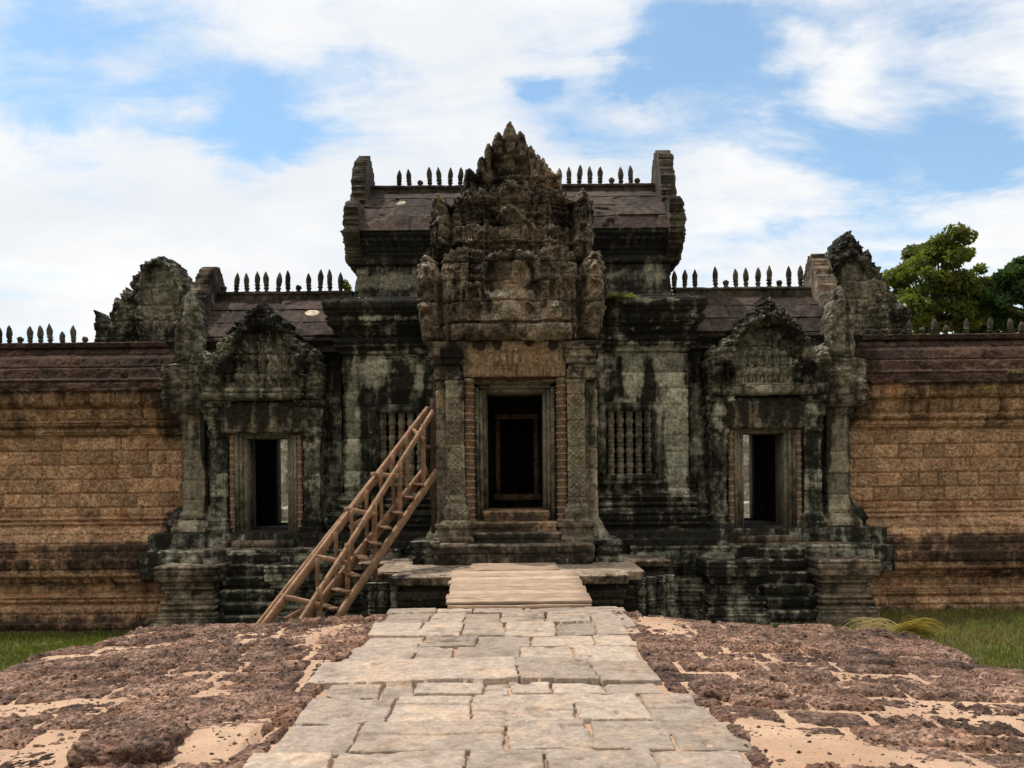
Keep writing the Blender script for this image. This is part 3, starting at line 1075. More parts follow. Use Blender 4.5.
def band_stain(seed):
    """black growth on the roof courses and on the foot of the wall, runs below the cornice"""
    def fn(x, y, z):
        n = fbm(x * 1.6, z * .5, 4, seed) - .5
        s = .15 * sstep(z + .3 * n, LZ(400, WY), LZ(383, WY)) + .12 * sstep(z, LZ(432, WY), LZ(424, WY)) * (1 + n)
        s = s + .20 * sstep(-z + .25 * n, -LZ(560, WY), -LZ(580, WY)) * sstep(z, LZ(598, WY - .6), LZ(575, WY - .6)) + .30 * sstep(-z + .2 * n, -LZ(598, WY - .6), -LZ(622, WY - .8))
        s = s + (.24 + .3 * n) * sstep(np.abs(z - LZ(553, WY - .5)), .34, .2)
        s = s + .22 * sstep(-np.abs(x) + .5 * n, -7.0, -6.75) * sstep(z, -.2, .6)
        s = s - .20 * sstep(z, LZ(515, WY), LZ(500, WY)) * sstep(-z, -LZ(432, WY), -LZ(450, WY))
        return s
    return fn


WZT = LZ(338.5, WY + .36)
for sgn, nm in ((-1, 'left'), (1, 'right')):
    xin = 6.62
    xa, xb = (-12.6, -xin + .10) if sgn < 0 else (xin + .05, 12.6)
    th = thing('enclosure_wall',
               'long ochre laterite wall beside the wooden stair end of the gatehouse, nearly bare of trees' if sgn < 0 else 'long ochre laterite wall with green trees rising behind its finials',
               'wall', ((xa + xb) / 2, WY, -1.1), 'laterite enclosure walls')
    kr = [i for i, q in enumerate(WALLP) if q[0] == 386][0]
    loft('wall_face', M['lat'], th, xa, xb, WY, WY + .9, prof_px(WALLP[:kr + 1], WY), res=0.024, fn=wall_fn(3 if sgn < 0 else 13), sides='F', stain=band_stain(5 if sgn < 0 else 6), zres=0.022)
    loft('roof', M['latroof'], th, xa, xb, WY, WY + .9, prof_px(WALLP[kr:], WY), res=0.024, fn=wall_fn(3 if sgn < 0 else 13), sides='F', zres=0.022)
    boxes('wall_back', M['lat'], th, [(xa, xb, WY + .92, WY + 1.2, -1.4, WZT - .25), (xa, xb, WY + .62, WY + .95, WZT - .5, WZT - .03)])
    if sgn < 0:
        lst = [(1, 1), (11, 1), (21.5, 0), (31.6, 1), (42.4, 1.03), (52, 1.05), (64, .68), (75, 1.03), (86, 0)]
    else:
        lst = [(911, .85), (923, 0), (936, 1), (947, .6), (968, 1), (991, 1), (1012.5, 1), (1023, .8)]
    finials(th, [(p, k * .9) for p, k in lst], WY + .5, WZT - .02, 31 + sgn)

# ================================================================== GATEHOUSE
G = thing('temple_gatehouse', 'dark lichen stained stone temple gatehouse with tall carved central porch and two side doorways', 'temple', (0.07, 16.5, -1.1))


def dx(dist, Y, s=1):
    return (AX + s * dist - CX) * Y / F


def box_px(px0, px1, Y, y0, y1):
    return LX(px0, Y), LX(px1, Y), LZ(y1, Y), LZ(y0, Y)


# ---- main body with the two windows
BY = 16.2
BP = [(575, .42), (541, .42), (539.5, .33), (531, .33), (529.5, .20), (527, .20), (526, .27), (514, .29), (511, .20), (508.5, .12), (506, .16), (503.5, .16), (502.5, .08), (500, .08), (499, .13), (495.5, .13), (494.5, .04), (491, 0), (354, 0), (352, .05), (347, .07), (345, .13), (339.5, .15), (337.5, .10),
      (333, .12), (325, .19), (322, .25), (312, .25), (310.5, .30), (301, .32), (299, .30), (296, .25), (295.5, -.9)]
xa, xb = LX(343.5, BY), LX(689, BY)
winh = [(min(dx(89, BY, s), dx(140, BY, s)), max(dx(89, BY, s), dx(140, BY, s)), LZ(477, BY), LZ(411, BY)) for s in (-1, 1)]
doorh = (LX(474, BY), LX(558, BY), LZ(516, BY), LZ(384, BY))


def body_fn(U, Z, X, S):
    h, r = masonry(.30, .8, 41, depth=.018, proud=.018, rough=.012)(U, Z, X, S)
    # dentils on the top ledge, fine ribs on the cornice, carved band under it
    zt = LZ(307, BY - .3)
    dent = np.where(np.abs(Z - zt) < .045, .025 * (np.sin(U * 2 * np.pi / .11) > 0), 0)
    z2 = LZ(330, BY - .15)
    leaf = np.where(np.abs(Z - z2) < .08, .03 * (np.abs(np.sin(U * np.pi / .16)) - .5), 0)
    z3 = LZ(484, BY)
    pan = np.where((np.abs(Z - z3) < .10), .03 * (carve(U, Z, 5, .7) - .5), 0)
    cut = sum(.045 * groove(Z - LZ(q, BY), .016) for q in (299.5, 311.5, 317, 323.5, 328, 336, 343.5, 349, 354, 489, 496, 503, 508, 515.5, 522, 530))
    leaf2 = np.where(np.abs(Z - LZ(319, BY - .2)) < .05, .028 * np.sin(U * 2 * np.pi / .13), 0)
    return h + dent + leaf + leaf2 + pan - cut, r


pale_body = [blob(634, 372, 13, 30, BY, -.34), blob(642, 352, 34, 7, BY, -.24), blob(668, 362, 16, 24, BY, -.36), blob(677, 440, 13, 62, BY, -.36), blob(679, 400, 8, 40, BY, -.25), blob(621, 404, 12, 6, BY, -.2),
             blob(376, 370, 16, 18, BY, -.26), blob(352, 440, 9, 70, BY, -.24), blob(420, 378, 5, 20, BY, -.26), blob(357, 375, 6, 26, BY, -.1), blob(391, 320, 60, 3, BY, -.15), blob(650, 303, 40, 3, BY, -.2), blob(613, 408, 14, 3, BY, -.3), blob(617, 480, 14, 3, BY, -.35),
             blob(620, 375, 7, 24, BY, .16), blob(650, 390, 9, 28, BY, .16), blob(612, 440, 4, 60, BY, .12), blob(400, 385, 16, 28, BY, .15)]
loft('body', M['dark'], G, xa, xb, BY, 19.9, prof_px(BP, BY), res=.022, holes=winh + [doorh], fn=body_fn, stain=addf(spots(pale_body, 3), zgrad(LZ(358, BY), LZ(338, BY), 0, .13), zgrad(LZ(535, BY), LZ(480, BY), .16, 0)))

# ---- chamber behind the doorway, with its inner door frame
IY = 17.7
fx0, fx1, fz0, fz1 = LX(496.5, IY), LX(538, IY), LZ(499, IY), LZ(415, IY)
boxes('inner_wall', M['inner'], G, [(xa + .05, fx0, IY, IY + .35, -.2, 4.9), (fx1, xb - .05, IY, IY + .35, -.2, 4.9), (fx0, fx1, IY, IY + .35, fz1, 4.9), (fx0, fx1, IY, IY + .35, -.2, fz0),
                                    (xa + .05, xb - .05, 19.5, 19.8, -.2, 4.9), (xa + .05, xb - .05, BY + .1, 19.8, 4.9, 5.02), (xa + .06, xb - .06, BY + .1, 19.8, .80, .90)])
t_ = .085
boxes('inner_door_frame', M['sill'], G, [(fx0 - .01, fx0 + t_, IY - .06, IY + .1, fz0, fz1 - t_), (fx1 - t_, fx1 + .01, IY - .06, IY + .1, fz0, fz1 - t_), (fx0 - .02, fx1 + .02, IY - .065, IY + .1, fz1 - t_, fz1 + .02), (fx0 - .06, fx1 + .06, IY - .12, IY + .1, fz0 - .03, fz0 + .1)], jit=.006)
# a fallen stone lying far inside
# ---- windows
def rings(z0, z1, r, seed, nb=4):
    """turned baluster or ringed colonnette profile"""
    H = z1 - z0
    pr = [(0, r * 1.0), (H * .02, r * 1.0)]
    m = nb
    for i in range(m):
        a, b = H * (.03 + .94 * i / m), H * (.03 + .94 * (i + 1) / m)
        L = b - a
        for f_, k in ((.0, .62), (.06, .62), (.08, .88), (.14, .88), (.16, .66), (.26, .80), (.40, 1.0), (.54, .98), (.68, .78), (.76, .64), (.80, .90), (.86, .90), (.88, .68), (.93, .94), (.97, .94), (.99, .62)):
            pr.append((a + L * f_, r * k))
    pr += [(H * .98, r), (H, r)]
    return pr


for s in (-1, 1):
    x0, x1, z0, z1 = winh[0] if s < 0 else winh[1]
    w = link('window', None, G, (0, 0, 0)) if False else None
    fr = boxes('window', M['dark'], G, [(x0 - .10, x0 + .015, BY - .035, BY + .25, z0 - .07, z1 + .10), (x1 - .015, x1 + .10, BY - .035, BY + .25, z0 - .07, z1 + .10), (x0 + .015, x1 - .015, BY - .033, BY + .25, z1 - .015, z1 + .10), (x0 + .015, x1 - .015, BY - .05, BY + .25, z0 - .09, z0 + .02),
                                        (x0 + .015, x0 + .05, BY + .02, BY + .25, z0 + .02, z1 - .015), (x1 - .05, x1 - .015, BY + .02, BY + .25, z0 + .02, z1 - .015), (x0 - .14, x0 - .10, BY - .02, BY + .2, z0 - .11, z1 + .14), (x1 + .10, x1 + .14, BY - .02, BY + .2, z0 - .11, z1 + .14), (x0 - .10, x1 + .10, BY - .022, BY + .2, z1 + .10, z1 + .14), (x0 - .10, x1 + .10, BY - .06, BY + .2, z0 - .16, z0 - .092)], jit=.004, seed=s + 4, tint=.45)
    bv, bf = lathegeo(rings(z0 + .02, z1 - .015, .080, 1, 4), 14)
    me = mesh_from('baluster', bv, bf, M['frame'], tint=.5)
    for i in range(5):
        bx = x0 + .13 + (x1 - x0 - .26) * i / 4
        o = link('baluster', me, fr, (bx, BY + .10, z0 + .02))
    # shadowy slab of darkness is the real chamber behind

# ---- wings with side doorways
WGY = 16.6
SY = 16.22
WP = [(575, .60), (549, .60), (547.5, .50), (531, .48), (529.5, .2), (521, .25), (513, .19), (508, .12), (505, .06), (500, 0), (354, 0), (352, .08), (346, .14), (341, .2), (338, .24), (337.5, -.12)]
XD = 248 * 16.4 / F


def flames(poly, amp=.035, step=.13, seed=0, skip=.25):
    """pointed leaf tips along the upper edges of an outline"""
    p = np.array(poly, float)
    q = np.roll(p, -1, 0)
    area = (p[:, 0] * q[:, 1] - q[:, 0] * p[:, 1]).sum()
    zmin = p[:, 1].min()
    rng = np.random.default_rng(seed)
    out = []
    for a, b in zip(p, q):
        out.append(tuple(a))
        e = b - a
        L = np.linalg.norm(e)
        if min(a[1], b[1]) < zmin + skip or L < .06: continue
        nrm = np.array([e[1], -e[0]]) / L * (1 if area > 0 else -1)
        k = max(1, int(round(L / step)))
        for i in range(k):
            k_ = amp * rng.uniform(.5, 1.4)
            m = a + e * (i + .5) / k + nrm * k_ + np.array([0, .6 * k_])
            out.append(tuple(m))
            if i < k - 1: out.append(tuple(a + e * (i + 1) / k - nrm * .012))
    return out


def side_ped_poly(cx, Y, mir):
    p = [(-58, 398), (-60, 380), (-62, 366), (-58, 352), (-52, 350), (-47, 356), (-45, 347), (-40, 340), (-36, 341), (-33, 330), (-28, 331), (-25, 320), (-19, 321), (-16, 311), (-9, 312), (-5, 303), (0, 301),
         (5, 304), (9, 311), (15, 309), (18, 319), (24, 318), (28, 329), (33, 328), (36, 339), (41, 338), (45, 348), (48, 357), (53, 349), (58, 351), (62, 364), (60, 380), (58, 398)]
    return [(cx + mir * a * Y / F, LZ(b, Y)) for a, b in p]


def figure_row(A, Z, zb, hgt, x0, x1, n, seed):
    """a row of small carved standing figures: relief height"""
    h = np.zeros_like(A)
    for i in range(n):
        cx = x0 + (x1 - x0) * (i + .5) / n
        k = hgt * (0.9 + .2 * _h(np.array(float(i)), np.array(2.0), seed))
        head = np.exp(-(((A - cx) / (.10 * hgt)) ** 2 + ((Z - zb - .86 * k) / (.10 * hgt)) ** 2) ** 2)
        body = np.exp(-(((A - cx) / (.115 * hgt)) ** 2) ** 2 - (((Z - zb - .52 * k) / (.26 * hgt)) ** 2) ** 2)
        legs = np.exp(-((np.abs(A - cx) - .075 * hgt) / (.05 * hgt)) ** 2) * sstep(zb + .34 * k - Z, 0, .04)
        arms = np.exp(-((np.abs(A - cx) - .19 * hgt) / (.045 * hgt)) ** 2 - (((Z - zb - .55 * k) / (.2 * hgt)) ** 2) ** 2)
        h = np.maximum(h, np.maximum.reduce([head, body * .9, legs * .7, arms * .6]))
    return h


def side_ped_fn(cx, Y, seed):
    s = Y / F

    def fn(A, Z, d):
        X = (A - cx) / s                     # in photo pixels from the doorway's axis
        P = HY - (Z - EYE) / s
        cz = carve(A, Z, seed, .9)
        h = .15 * cz + .02 * fbm(A * 8, Z * 8, 3, seed)
        edge = sstep(d, 0, .09)
        h = h + .05 * edge
        # sunk tympanum with rows of figures framed by an arch
        arch = np.sqrt((X / 40) ** 2 + ((P - 386) / 62) ** 2)
        tym = sstep(1.0 - arch, 0, .10) * (P < 388)
        rows = np.maximum(figure_row(A, Z, LZ(384, Y), 17 * s, cx - 36 * s, cx + 36 * s, 9, seed), figure_row(A, Z, LZ(365, Y), 16 * s, cx - 28 * s, cx + 28 * s, 7, seed + 1))
        rows = np.maximum(rows, figure_row(A, Z, LZ(346, Y), 20 * s, cx - 10 * s, cx + 10 * s, 1, seed + 2))
        h = h * (1 - tym) + tym * (-.05 + .19 * rows + .05 * cz)
        h = h + .08 * np.exp(-((arch - 1.05) / .06) ** 2) * (P < 390)
        # plain band at the bottom
        band = sstep(P, 385, 387)
        h = h * (1 - band) + band * (.13 + .02 * cz)
        # end antefixes
        an = sstep(np.abs(X), 45, 47)
        h = h + an * (.08 + .05 * np.cos(np.clip((np.abs(X) - 53) / 8, -1, 1) * 1.4))
        # joints of the stones it is built from
        dj, r, _ = courses(A + 9, Z, .37, .62, seed + 30)
        h = h - .05 * groove(dj, .014) + .035 * (r - .5)
        h = h - .10 * sstep(fbm(A * 3.1, Z * 3.1, 3, seed + 5), .60, .72)
        h = h - .10 * np.exp(-np.clip(d, 0, 1) / .03)
        return h, r
    return fn


def colonnette(parent, mat, x, y, z0, z1, r, nb):
    v, f = lathegeo(rings(z0, z1, r, 2, nb), 12)
    return link('colonnette', mesh_from('colonnette', v, f, mat, tint=.5), parent, (x, y, z0))


def pilaster(parent, mat, x0, x1, Y, back, prof, seed, carved=.02, stain=None, res=.018, period=.0):
    cx = (x0 + x1) / 2

    def fn(U, Z, X, S):
        h, r = masonry(.44, 9.0, seed, depth=.014, proud=.012, rough=.008)(U, Z, X, S)
        w = (x1 - x0) / 2
        q = np.abs(X - cx) / w
        pan = sstep(.86 - q, 0, .1) * (S == 1)
        zz = np.abs(((Z / .17) % 1) - .5) * 2
        a = np.abs(X - cx)
        mot = np.cos((a * 2 * np.pi / .085)) * np.cos(Z * 2 * np.pi / .10) * .18 + 1.2 * (carve(a, zz * .085 + np.floor(Z / .17) * .0, seed + 7, .55) - .5)
        mid = sstep(Z, prof[0][0] + .35, prof[0][0] + .38) * sstep(prof[-1][0] - .30 - Z, 0, .03)
        return h + pan * mid * (carved * mot - .012), r
    return loft('pilaster', mat, parent, x0, x1, Y, Y + back, prof, res=res, fn=fn, stain=stain)


def roof_prof(z0, o0, z1, o1, n):
    """stepped stone courses curving back to the ridge"""
    pr = []
    for i in range(n):
        for t in ((i + .0) / n, (i + .93) / n):
            z = z0 + (z1 - z0) * t
            o = o0 + (o1 - o0) * t ** 1.5
            pr.append((z, o + .02))
        tt = (i + 1) / n
        pr.append((z0 + (z1 - z0) * (tt - .02), o0 + (o1 - o0) * (tt - .02) ** 1.5 - .055))
    pr.append((z1, o1 - .02))
    return pr


def roof_fn(z0, z1, n, seed, bw):
    def fn(U, Z, X, S):
        ch = (z1 - z0) / n
        c = np.floor((Z - z0) / ch)
        b = (U + 3 * _h(c, c * 0, seed)) / bw + .25 * (vnoise(U * 1.1, c * 7, seed + 1) - .5)
        bi = np.floor(b)
        du = np.minimum(b - bi, 1 - (b - bi)) * bw
        r = _h(bi, c, seed + 2)
        h = -.055 * groove(du, .014) + .055 * (r - .5) + .02 * (fbm(U * 4, Z * 4, 4, seed + 3) - .5)
        h = h - .05 * sstep(fbm(U * 2.3 + 5, Z * 3.0, 3, seed + 4), .64, .72)
        return h, .1 + .8 * r
    return fn


def back_slope(name, mat, x0, x1, y0, z0, y1, z1):
    X, T = np.meshgrid(span(x0, x1, .3), np.linspace(0, 1, 8))
    Yv, Zv = y0 + (y1 - y0) * T ** .7, z0 + (z1 - z0) * T
    return put(name, np.stack([X, Yv, Zv], -1).reshape(-1, 3), gridfaces(*X.shape).reshape(-1, 4), mat, G)


def yz_slab(name, mat, poly, X, thick, seed, mir=1, cs=1.0, amp=.07):
    """a gable slab standing along the depth axis: both faces carved"""
    n = 0
    def fn(A, Z, d):
        dj, r, _ = courses(A, Z, .33, .6, seed)
        h = amp * (carve(A, Z, seed, cs) - .5) - .015 * groove(dj, .013) + .03 * (r - .5) + thick / 2 + .05 * (fbm(A * 5, Z * 5, 3, seed) - .5) - .10 * np.exp(-np.clip(d, 0, 1) / .05)
        return h, r
    def xf(A, D, Z):
        return np.stack([X + mir * D, A, Z], -1)
    return relief(name, mat, G, poly, 0, fn, res=.026, back=thick / 2, rough=.03, seed=seed, xf=xf)


def blob_pier(s):
    return spots([blob(AX + s * 332, 380, 20, 26, 16.2, -.08)], 5)


def pier_fn(sd):
    base = masonry(.42, 2, sd + 40, depth=.02, proud=.02, rough=.014)

    def fn(U, Z, X, S):
        h, r = base(U, Z, X, S)
        k = sstep(Z, LZ(411, 16.4), LZ(406, 16.4))
        return h + k * .13 * (carve(U, Z, sd + 45, 1.2) - .5), r
    return fn


for s in (-1, 1):
    sd = 60 if s < 0 else 80
    x_in, x_out = dx(172, WGY, s), dx(334, WGY, s)
    x0, x1 = min(x_in, x_out), max(x_in, x_out)
    cx = XD * s + .07
    hole = (cx - .50, cx + .50, LZ(531, WGY - .45), LZ(429, WGY))
    pw = [blob(512 + s * 178 + 4, 430, 6, 60, WGY, -.1), blob(516 + s * 205, 470, 10, 40, WGY, .1)]
    loft('wing_wall', M['dark'], G, x0, x1, WGY, 18.6, prof_px(WP, WGY), res=.03, holes=[hole], fn=masonry(.34, .7, sd, depth=.018, proud=.02, rough=.014), sides='L' * (s < 0) + 'F' + 'R' * (s > 0), stain=addf(spots(pw, sd), zgrad(LZ(420, WGY), LZ(350, WGY), .05, .14)))
    # back wall with the doorway to the court, floor, roof
    bz0, bz1 = LZ(521, 18.45), LZ(434, 18.6)
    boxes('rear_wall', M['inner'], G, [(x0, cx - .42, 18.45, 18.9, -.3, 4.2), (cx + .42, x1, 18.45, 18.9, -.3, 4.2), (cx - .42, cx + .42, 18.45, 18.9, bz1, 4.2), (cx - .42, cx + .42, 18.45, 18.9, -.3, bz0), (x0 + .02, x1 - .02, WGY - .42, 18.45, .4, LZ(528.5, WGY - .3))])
    # roof
    rz0, rz1 = LZ(350, WGY - .2), LZ(296.5, 17.8)
    rx0, rx1 = (dx(312, 17.6, s), x_in)
    rx0, rx1 = min(rx0, rx1), max(rx0, rx1)
    sc_chip = spots([blob(311, 312, 8, 4, 17.1, 1.0)], 4, .2) if s < 0 else spots([blob(660, 100, 1, 1, 17.1, 1.0)], 4)
    loft('roof', M['roof'], G, rx0, rx1, WGY, 17.8, roof_prof(rz0, .2, rz1, -1.18, 4), res=.03, fn=roof_fn(rz0, rz1, 4, sd + 5, .8), sides='F', chip=sc_chip)
    back_slope('rear_roof', M['roof'], rx0, rx1, 17.8, rz1, 19.1, rz0)
    loft('ridge', M['finial'], G, rx0, rx1, 17.66, 17.95, [(rz1 - .08, 0), (rz1 + .06, .0), (rz1 + .065, .03), (rz1 + .12, .03), (rz1 + .125, -.13)], res=.04, fn=masonry(.5, .7, sd, depth=.015, proud=.015, rough=.02), sides='LFR')
    if s < 0:
        lst = [(226, 0), (238, .98), (249, 1), (259.5, 1.04), (268.5, 1.06), (280, 1), (290, 1.02), (300.5, 0), (311, 1), (322, 1.06), (332, 1.04), (342.5, 1.02)]
    else:
        lst = [(676, .96), (686.5, .98), (697, .90), (717.5, 1.06), (728, 0), (738, 1.02), (748, 1.0), (760, 1.02), (771, 1.04), (781, 0), (791, 1.0), (802.5, 1.02)]
    finials(G, lst, 17.8, rz1 + .115, sd)
    # gable slab closing the outer end of the roof
    gx = dx(307, 17.6, s)
    pk = LZ(264 if s < 0 else 260, 17.75)
    P = [(16.5, 3.75), (16.42, 4.1), (16.5, 4.45), (16.62, 4.55), (16.66, 4.8), (16.82, 4.95), (16.9, 5.2), (17.08, 5.32), (17.18, 5.6), (17.36, 5.72), (17.46, 5.95), (17.6, pk - .08), (17.75, pk), (17.9, pk - .08), (18.04, 5.95), (18.14, 5.72), (18.32, 5.6), (18.42, 5.32), (18.6, 5.2), (18.7, 4.9), (18.9, 4.6), (19.1, 4.1), (19.0, 3.75)]
    yz_slab('gable_slab', M['ped'], flames(P, .05, .2, 9 + s, .5), gx, .38, sd + 9, s)
    if s > 0:      # lump of rubble caught on the ridge
        pass
    # --- side porch
    sp0, sp1 = cx - 60 * SY / F, cx + 60 * SY / F
    a = SY / F
    frs, JY = [], SY + .10
    y_t, y_b = LZ(435.5, SY), LZ(531, SY)
    for m_ in (-1, 1):
        for (i0, i1, off) in ((20.5, 24.5, .16), (24.5, 28, .11), (28, 31, .06)):
            e = sorted((cx + m_ * i0 * a, cx + m_ * i1 * a))
            frs.append((e[0] + .001, e[1] - .001, SY + off, SY + .72, y_b, y_t + (i0 - 20.5) * a * .8))
    for (i0, i1, off) in ((0, 4, .15), (4, 7.5, .10), (7.5, 9.2, .05)):
        frs.append((cx - (20.5 + i1) * a, cx + (20.5 + i1) * a, SY + off, SY + .70, y_t + i0 * a * .8 + .001, y_t + i1 * a * .8))
    boxes('door_frame', M['frame'], G, frs, jit=.003, seed=sd)
    boxes('door_sill', M['step'], G, [(cx - 22 * a, cx + 22 * a, SY + .02, SY + .9, LZ(537, SY), LZ(530, SY)), (cx - 30 * a, cx + 30 * a, SY - .22, SY + .1, LZ(545, SY - .2), LZ(538, SY - .2))], jit=.012, seed=sd + 1)
    for m_ in (-1, 1):
        colonnette(G, M['brown'], cx + m_ * 34 * a, SY + .10, LZ(531, SY), LZ(432, SY), .066, 13)
        e = sorted((cx + m_ * 38.5 * a, cx + m_ * 55 * a))
        PP = [(548, .12), (536, .12), (534, .07), (526, .08), (524, .03), (518, .05), (515, 0), (436, 0), (434, .03), (429, .05), (427, .02), (420, .03), (417, .07), (408, .09), (406, .05), (403, .12), (398, .13), (397.7, -.1)]
        pilaster(G, M['dark'], e[0], e[1], SY, .42, prof_px(PP, SY), sd + 20 + m_, carved=.02, stain=addf(spots([blob(AX + s * (248 + m_ * 46), 415, 9, 16, SY, -.16)], sd), zgrad(0, 1, .02, .02)))
    def lint_fn(A, Z, d, sd=sd, cx=cx):
        c = carve(A, Z, sd + 2, .8)
        fan = .06 * np.abs(np.sin((A - cx) * np.pi / .27)) * sstep(LZ(401, SY) - Z, 0, .1)
        return .03 + .05 * c + fan - .05 * np.exp(-np.clip(d, 0, 1) / .02), .5
    relief('lintel', M['porch'], G, [(cx - 44 * a, LZ(431, SY)), (cx + 44 * a, LZ(431, SY)), (cx + 44 * a, LZ(399, SY)), (cx - 44 * a, LZ(399, SY))], SY + .02, lint_fn, res=.016, back=.3, rough=.006,
           stain=addf(spots([blob(AX + s * 248 + q, 412, 6, 18, SY, .22) for q in (-36, -20, -2, 14, 30)], sd), zgrad(LZ(425, SY), LZ(402, SY), .06, .16)))
    relief('pediment', M['sideped'], G, flames(side_ped_poly(cx, SY - .12, s), .045, .14, sd), SY - .12, side_ped_fn(cx, SY - .12, sd + 3), res=.0138, back=.52, rough=.016, seed=sd,
           stain=addf(spots([blob(AX + s * 248, 370, 30, 24, SY, -.16 if s < 0 else -.32), blob(AX + s * 248 - 38, 372, 10, 12, SY, .2), blob(AX + s * 248 + 38, 368, 10, 12, SY, .2)], sd), zgrad(LZ(345, SY), LZ(318, SY), 0, .12)))
    # --- corner pier with its capital block and the antefix on it
    PY_ = 16.42
    e = sorted((dx(311, PY_, s), dx(334, PY_, s)))
    PC = [(548, .22), (537, .22), (534, .14), (526, .16), (520, .12), (516, .03), (512, .05), (508, .0), (420, 0), (417, .04), (411, .05), (409, .20), (402, .24), (362, .26), (360, .16), (359.8, -.15)]
    loft('corner_pier', M['porch'], G, e[0], e[1], PY_, 17.4, prof_px(PC, PY_), res=.025, fn=pier_fn(sd),
         stain=addf(spots([blob(AX + s * 322, 475, 12, 60, PY_, -.2), blob(AX + s * 330, 500, 5, 90, PY_, -.1), blob(AX + s * 312, 440, 4, 30, PY_, .3)], sd), blob_pier(s), zgrad(LZ(515, PY_), LZ(540, PY_), .14, 0)))
    an = [(-14, 362), (-15, 345), (-13, 325), (-9, 308), (-5, 296), (0, 289), (5, 295), (9, 306), (13, 325), (15, 345), (14, 362)]
    ac = dx(324, PY_ - .1, s)
    def an_fn(A, Z, d, sd=sd, ac=ac):
        c = carve(A - ac, Z, sd + 6, .8)
        return .05 + .09 * sstep(d, 0, .12) + .06 * (c - .5) + .05 * np.cos((A - ac) * 30) * sstep(d, .02, .08), .5
    relief('antefix', M['sideped'], G, [(ac + q * a, LZ(b, PY_)) for q, b in an], PY_ - .14, an_fn, res=.018, back=.34, rough=.035, seed=sd + 7)
    # --- ruined gable of the gallery rising behind the enclosure wall
    gy = 18.3
    if s < 0:
        gp = [(96, 345), (96, 310), (100, 313), (106, 319), (109, 330), (111, 318), (113, 311), (117, 302), (122, 299), (125, 292), (133, 290), (135, 281), (138, 274), (142, 270), (146, 265), (151, 261), (157, 259), (163, 258), (169, 260), (176, 263), (181, 270), (186, 277), (190, 284), (196, 291), (203, 300), (214, 306), (216, 345)]
        gp = [(p, q - 3.5) for p, q in gp]
    else:
        gp = [(806, 350), (808, 300), (816, 284), (824, 272), (829, 262), (833, 254), (838, 247), (843, 240), (848, 235), (850, 231.5), (853, 235), (858, 241), (864, 245), (866, 251), (872, 255), (874, 262), (879, 266), (881, 273), (885, 277), (887, 285), (892, 289), (894, 296), (900, 300), (903, 305), (910, 307), (912, 316), (912, 350)]
        gp = [(p, q + 3.5) for p, q in gp]
    gpoly = [((p - CX) * gy / F, LZ(q, gy)) for p, q in gp]
    gpoly = [(gpoly[0][0], 3.4)] + gpoly + [(gpoly[-1][0], 3.4)]
    gc = LX(164 if s < 0 else 851, gy)
    def gab_fn(A, Z, d, gc=gc, sd=sd):
        k = gy / F
        X, Pp = (A - gc) / k, HY - (Z - EYE) / k
        c = carve(A, Z, sd + 12, 1.1)
        h = .13 * c + .06 * sstep(d, 0, .12)
        arch = np.sqrt((X / 21) ** 2 + ((Pp - 305) / 42) ** 2)
        t = sstep(1 - arch, 0, .15)
        rows = figure_row(A, Z, LZ(333, gy), 22 * k, gc - 36 * k, gc + 50 * k, 7, sd)
        fig = np.exp(-((X / 9) ** 2 + ((Pp - 283) / 16) ** 2) ** 2)
        h = h * (1 - .6 * t) + t * (.06 * fig) + .10 * np.exp(-((arch - 1.08) / .09) ** 2) * (Pp < 300)
        h = h + .12 * rows * sstep(Pp, 306, 310)
        # radiating flames along the rim
        an_ = np.arctan2(X, 330 - Pp)
        h = h + .05 * np.cos(an_ * 26) * sstep(.30 - d, 0, .12)
        dj, r, _ = courses(A + 3, Z, .34, .55, sd + 33)
        h = h - .05 * groove(dj, .016) + .04 * (r - .5) - .10 * np.exp(-np.clip(d, 0, 1) / .04)
        return h, r
    relief('gable', M['sideped'], G, flames(gpoly, .05, .18, sd, 1.6), gy, gab_fn, res=.019, back=.55, rough=.018, seed=sd + 13,
           stain=addf(spots([blob(AX + (gc - .07) * F / gy, 300, 26, 40, gy, -.12)], sd), zgrad(5.6, 6.6, 0.02, .14)))
    boxes('gallery_wall', M['court'], G, [(gpoly[0][0] + .1, gpoly[-1][0] - .1, gy + .05, gy + .5, -1.2, 3.45)])

# ---- upper storey
TY = 17.1
TP = [(305, .12), (298, .12), (296, .04), (268, 0), (265, 0), (263, .06), (258, .08), (255.5, .04), (249, .10), (242, .16), (239, .22), (236, .19), (230, .27), (228.5, .27), (228, .12)]
def tower_fn(U, Z, X, S):
    h, r = masonry(.36, .9, 91, depth=.018, proud=.02, rough=.018)(U, Z, X, S)
    cut = sum(.04 * groove(Z - LZ(q, TY - .1), .016) for q in (233, 238.5, 246, 251, 257, 263.5))
    leaf = np.where(np.abs(Z - LZ(242, TY - .15)) < .09, .03 * np.sin(U * 2 * np.pi / .15), 0)
    return h - cut + leaf, r


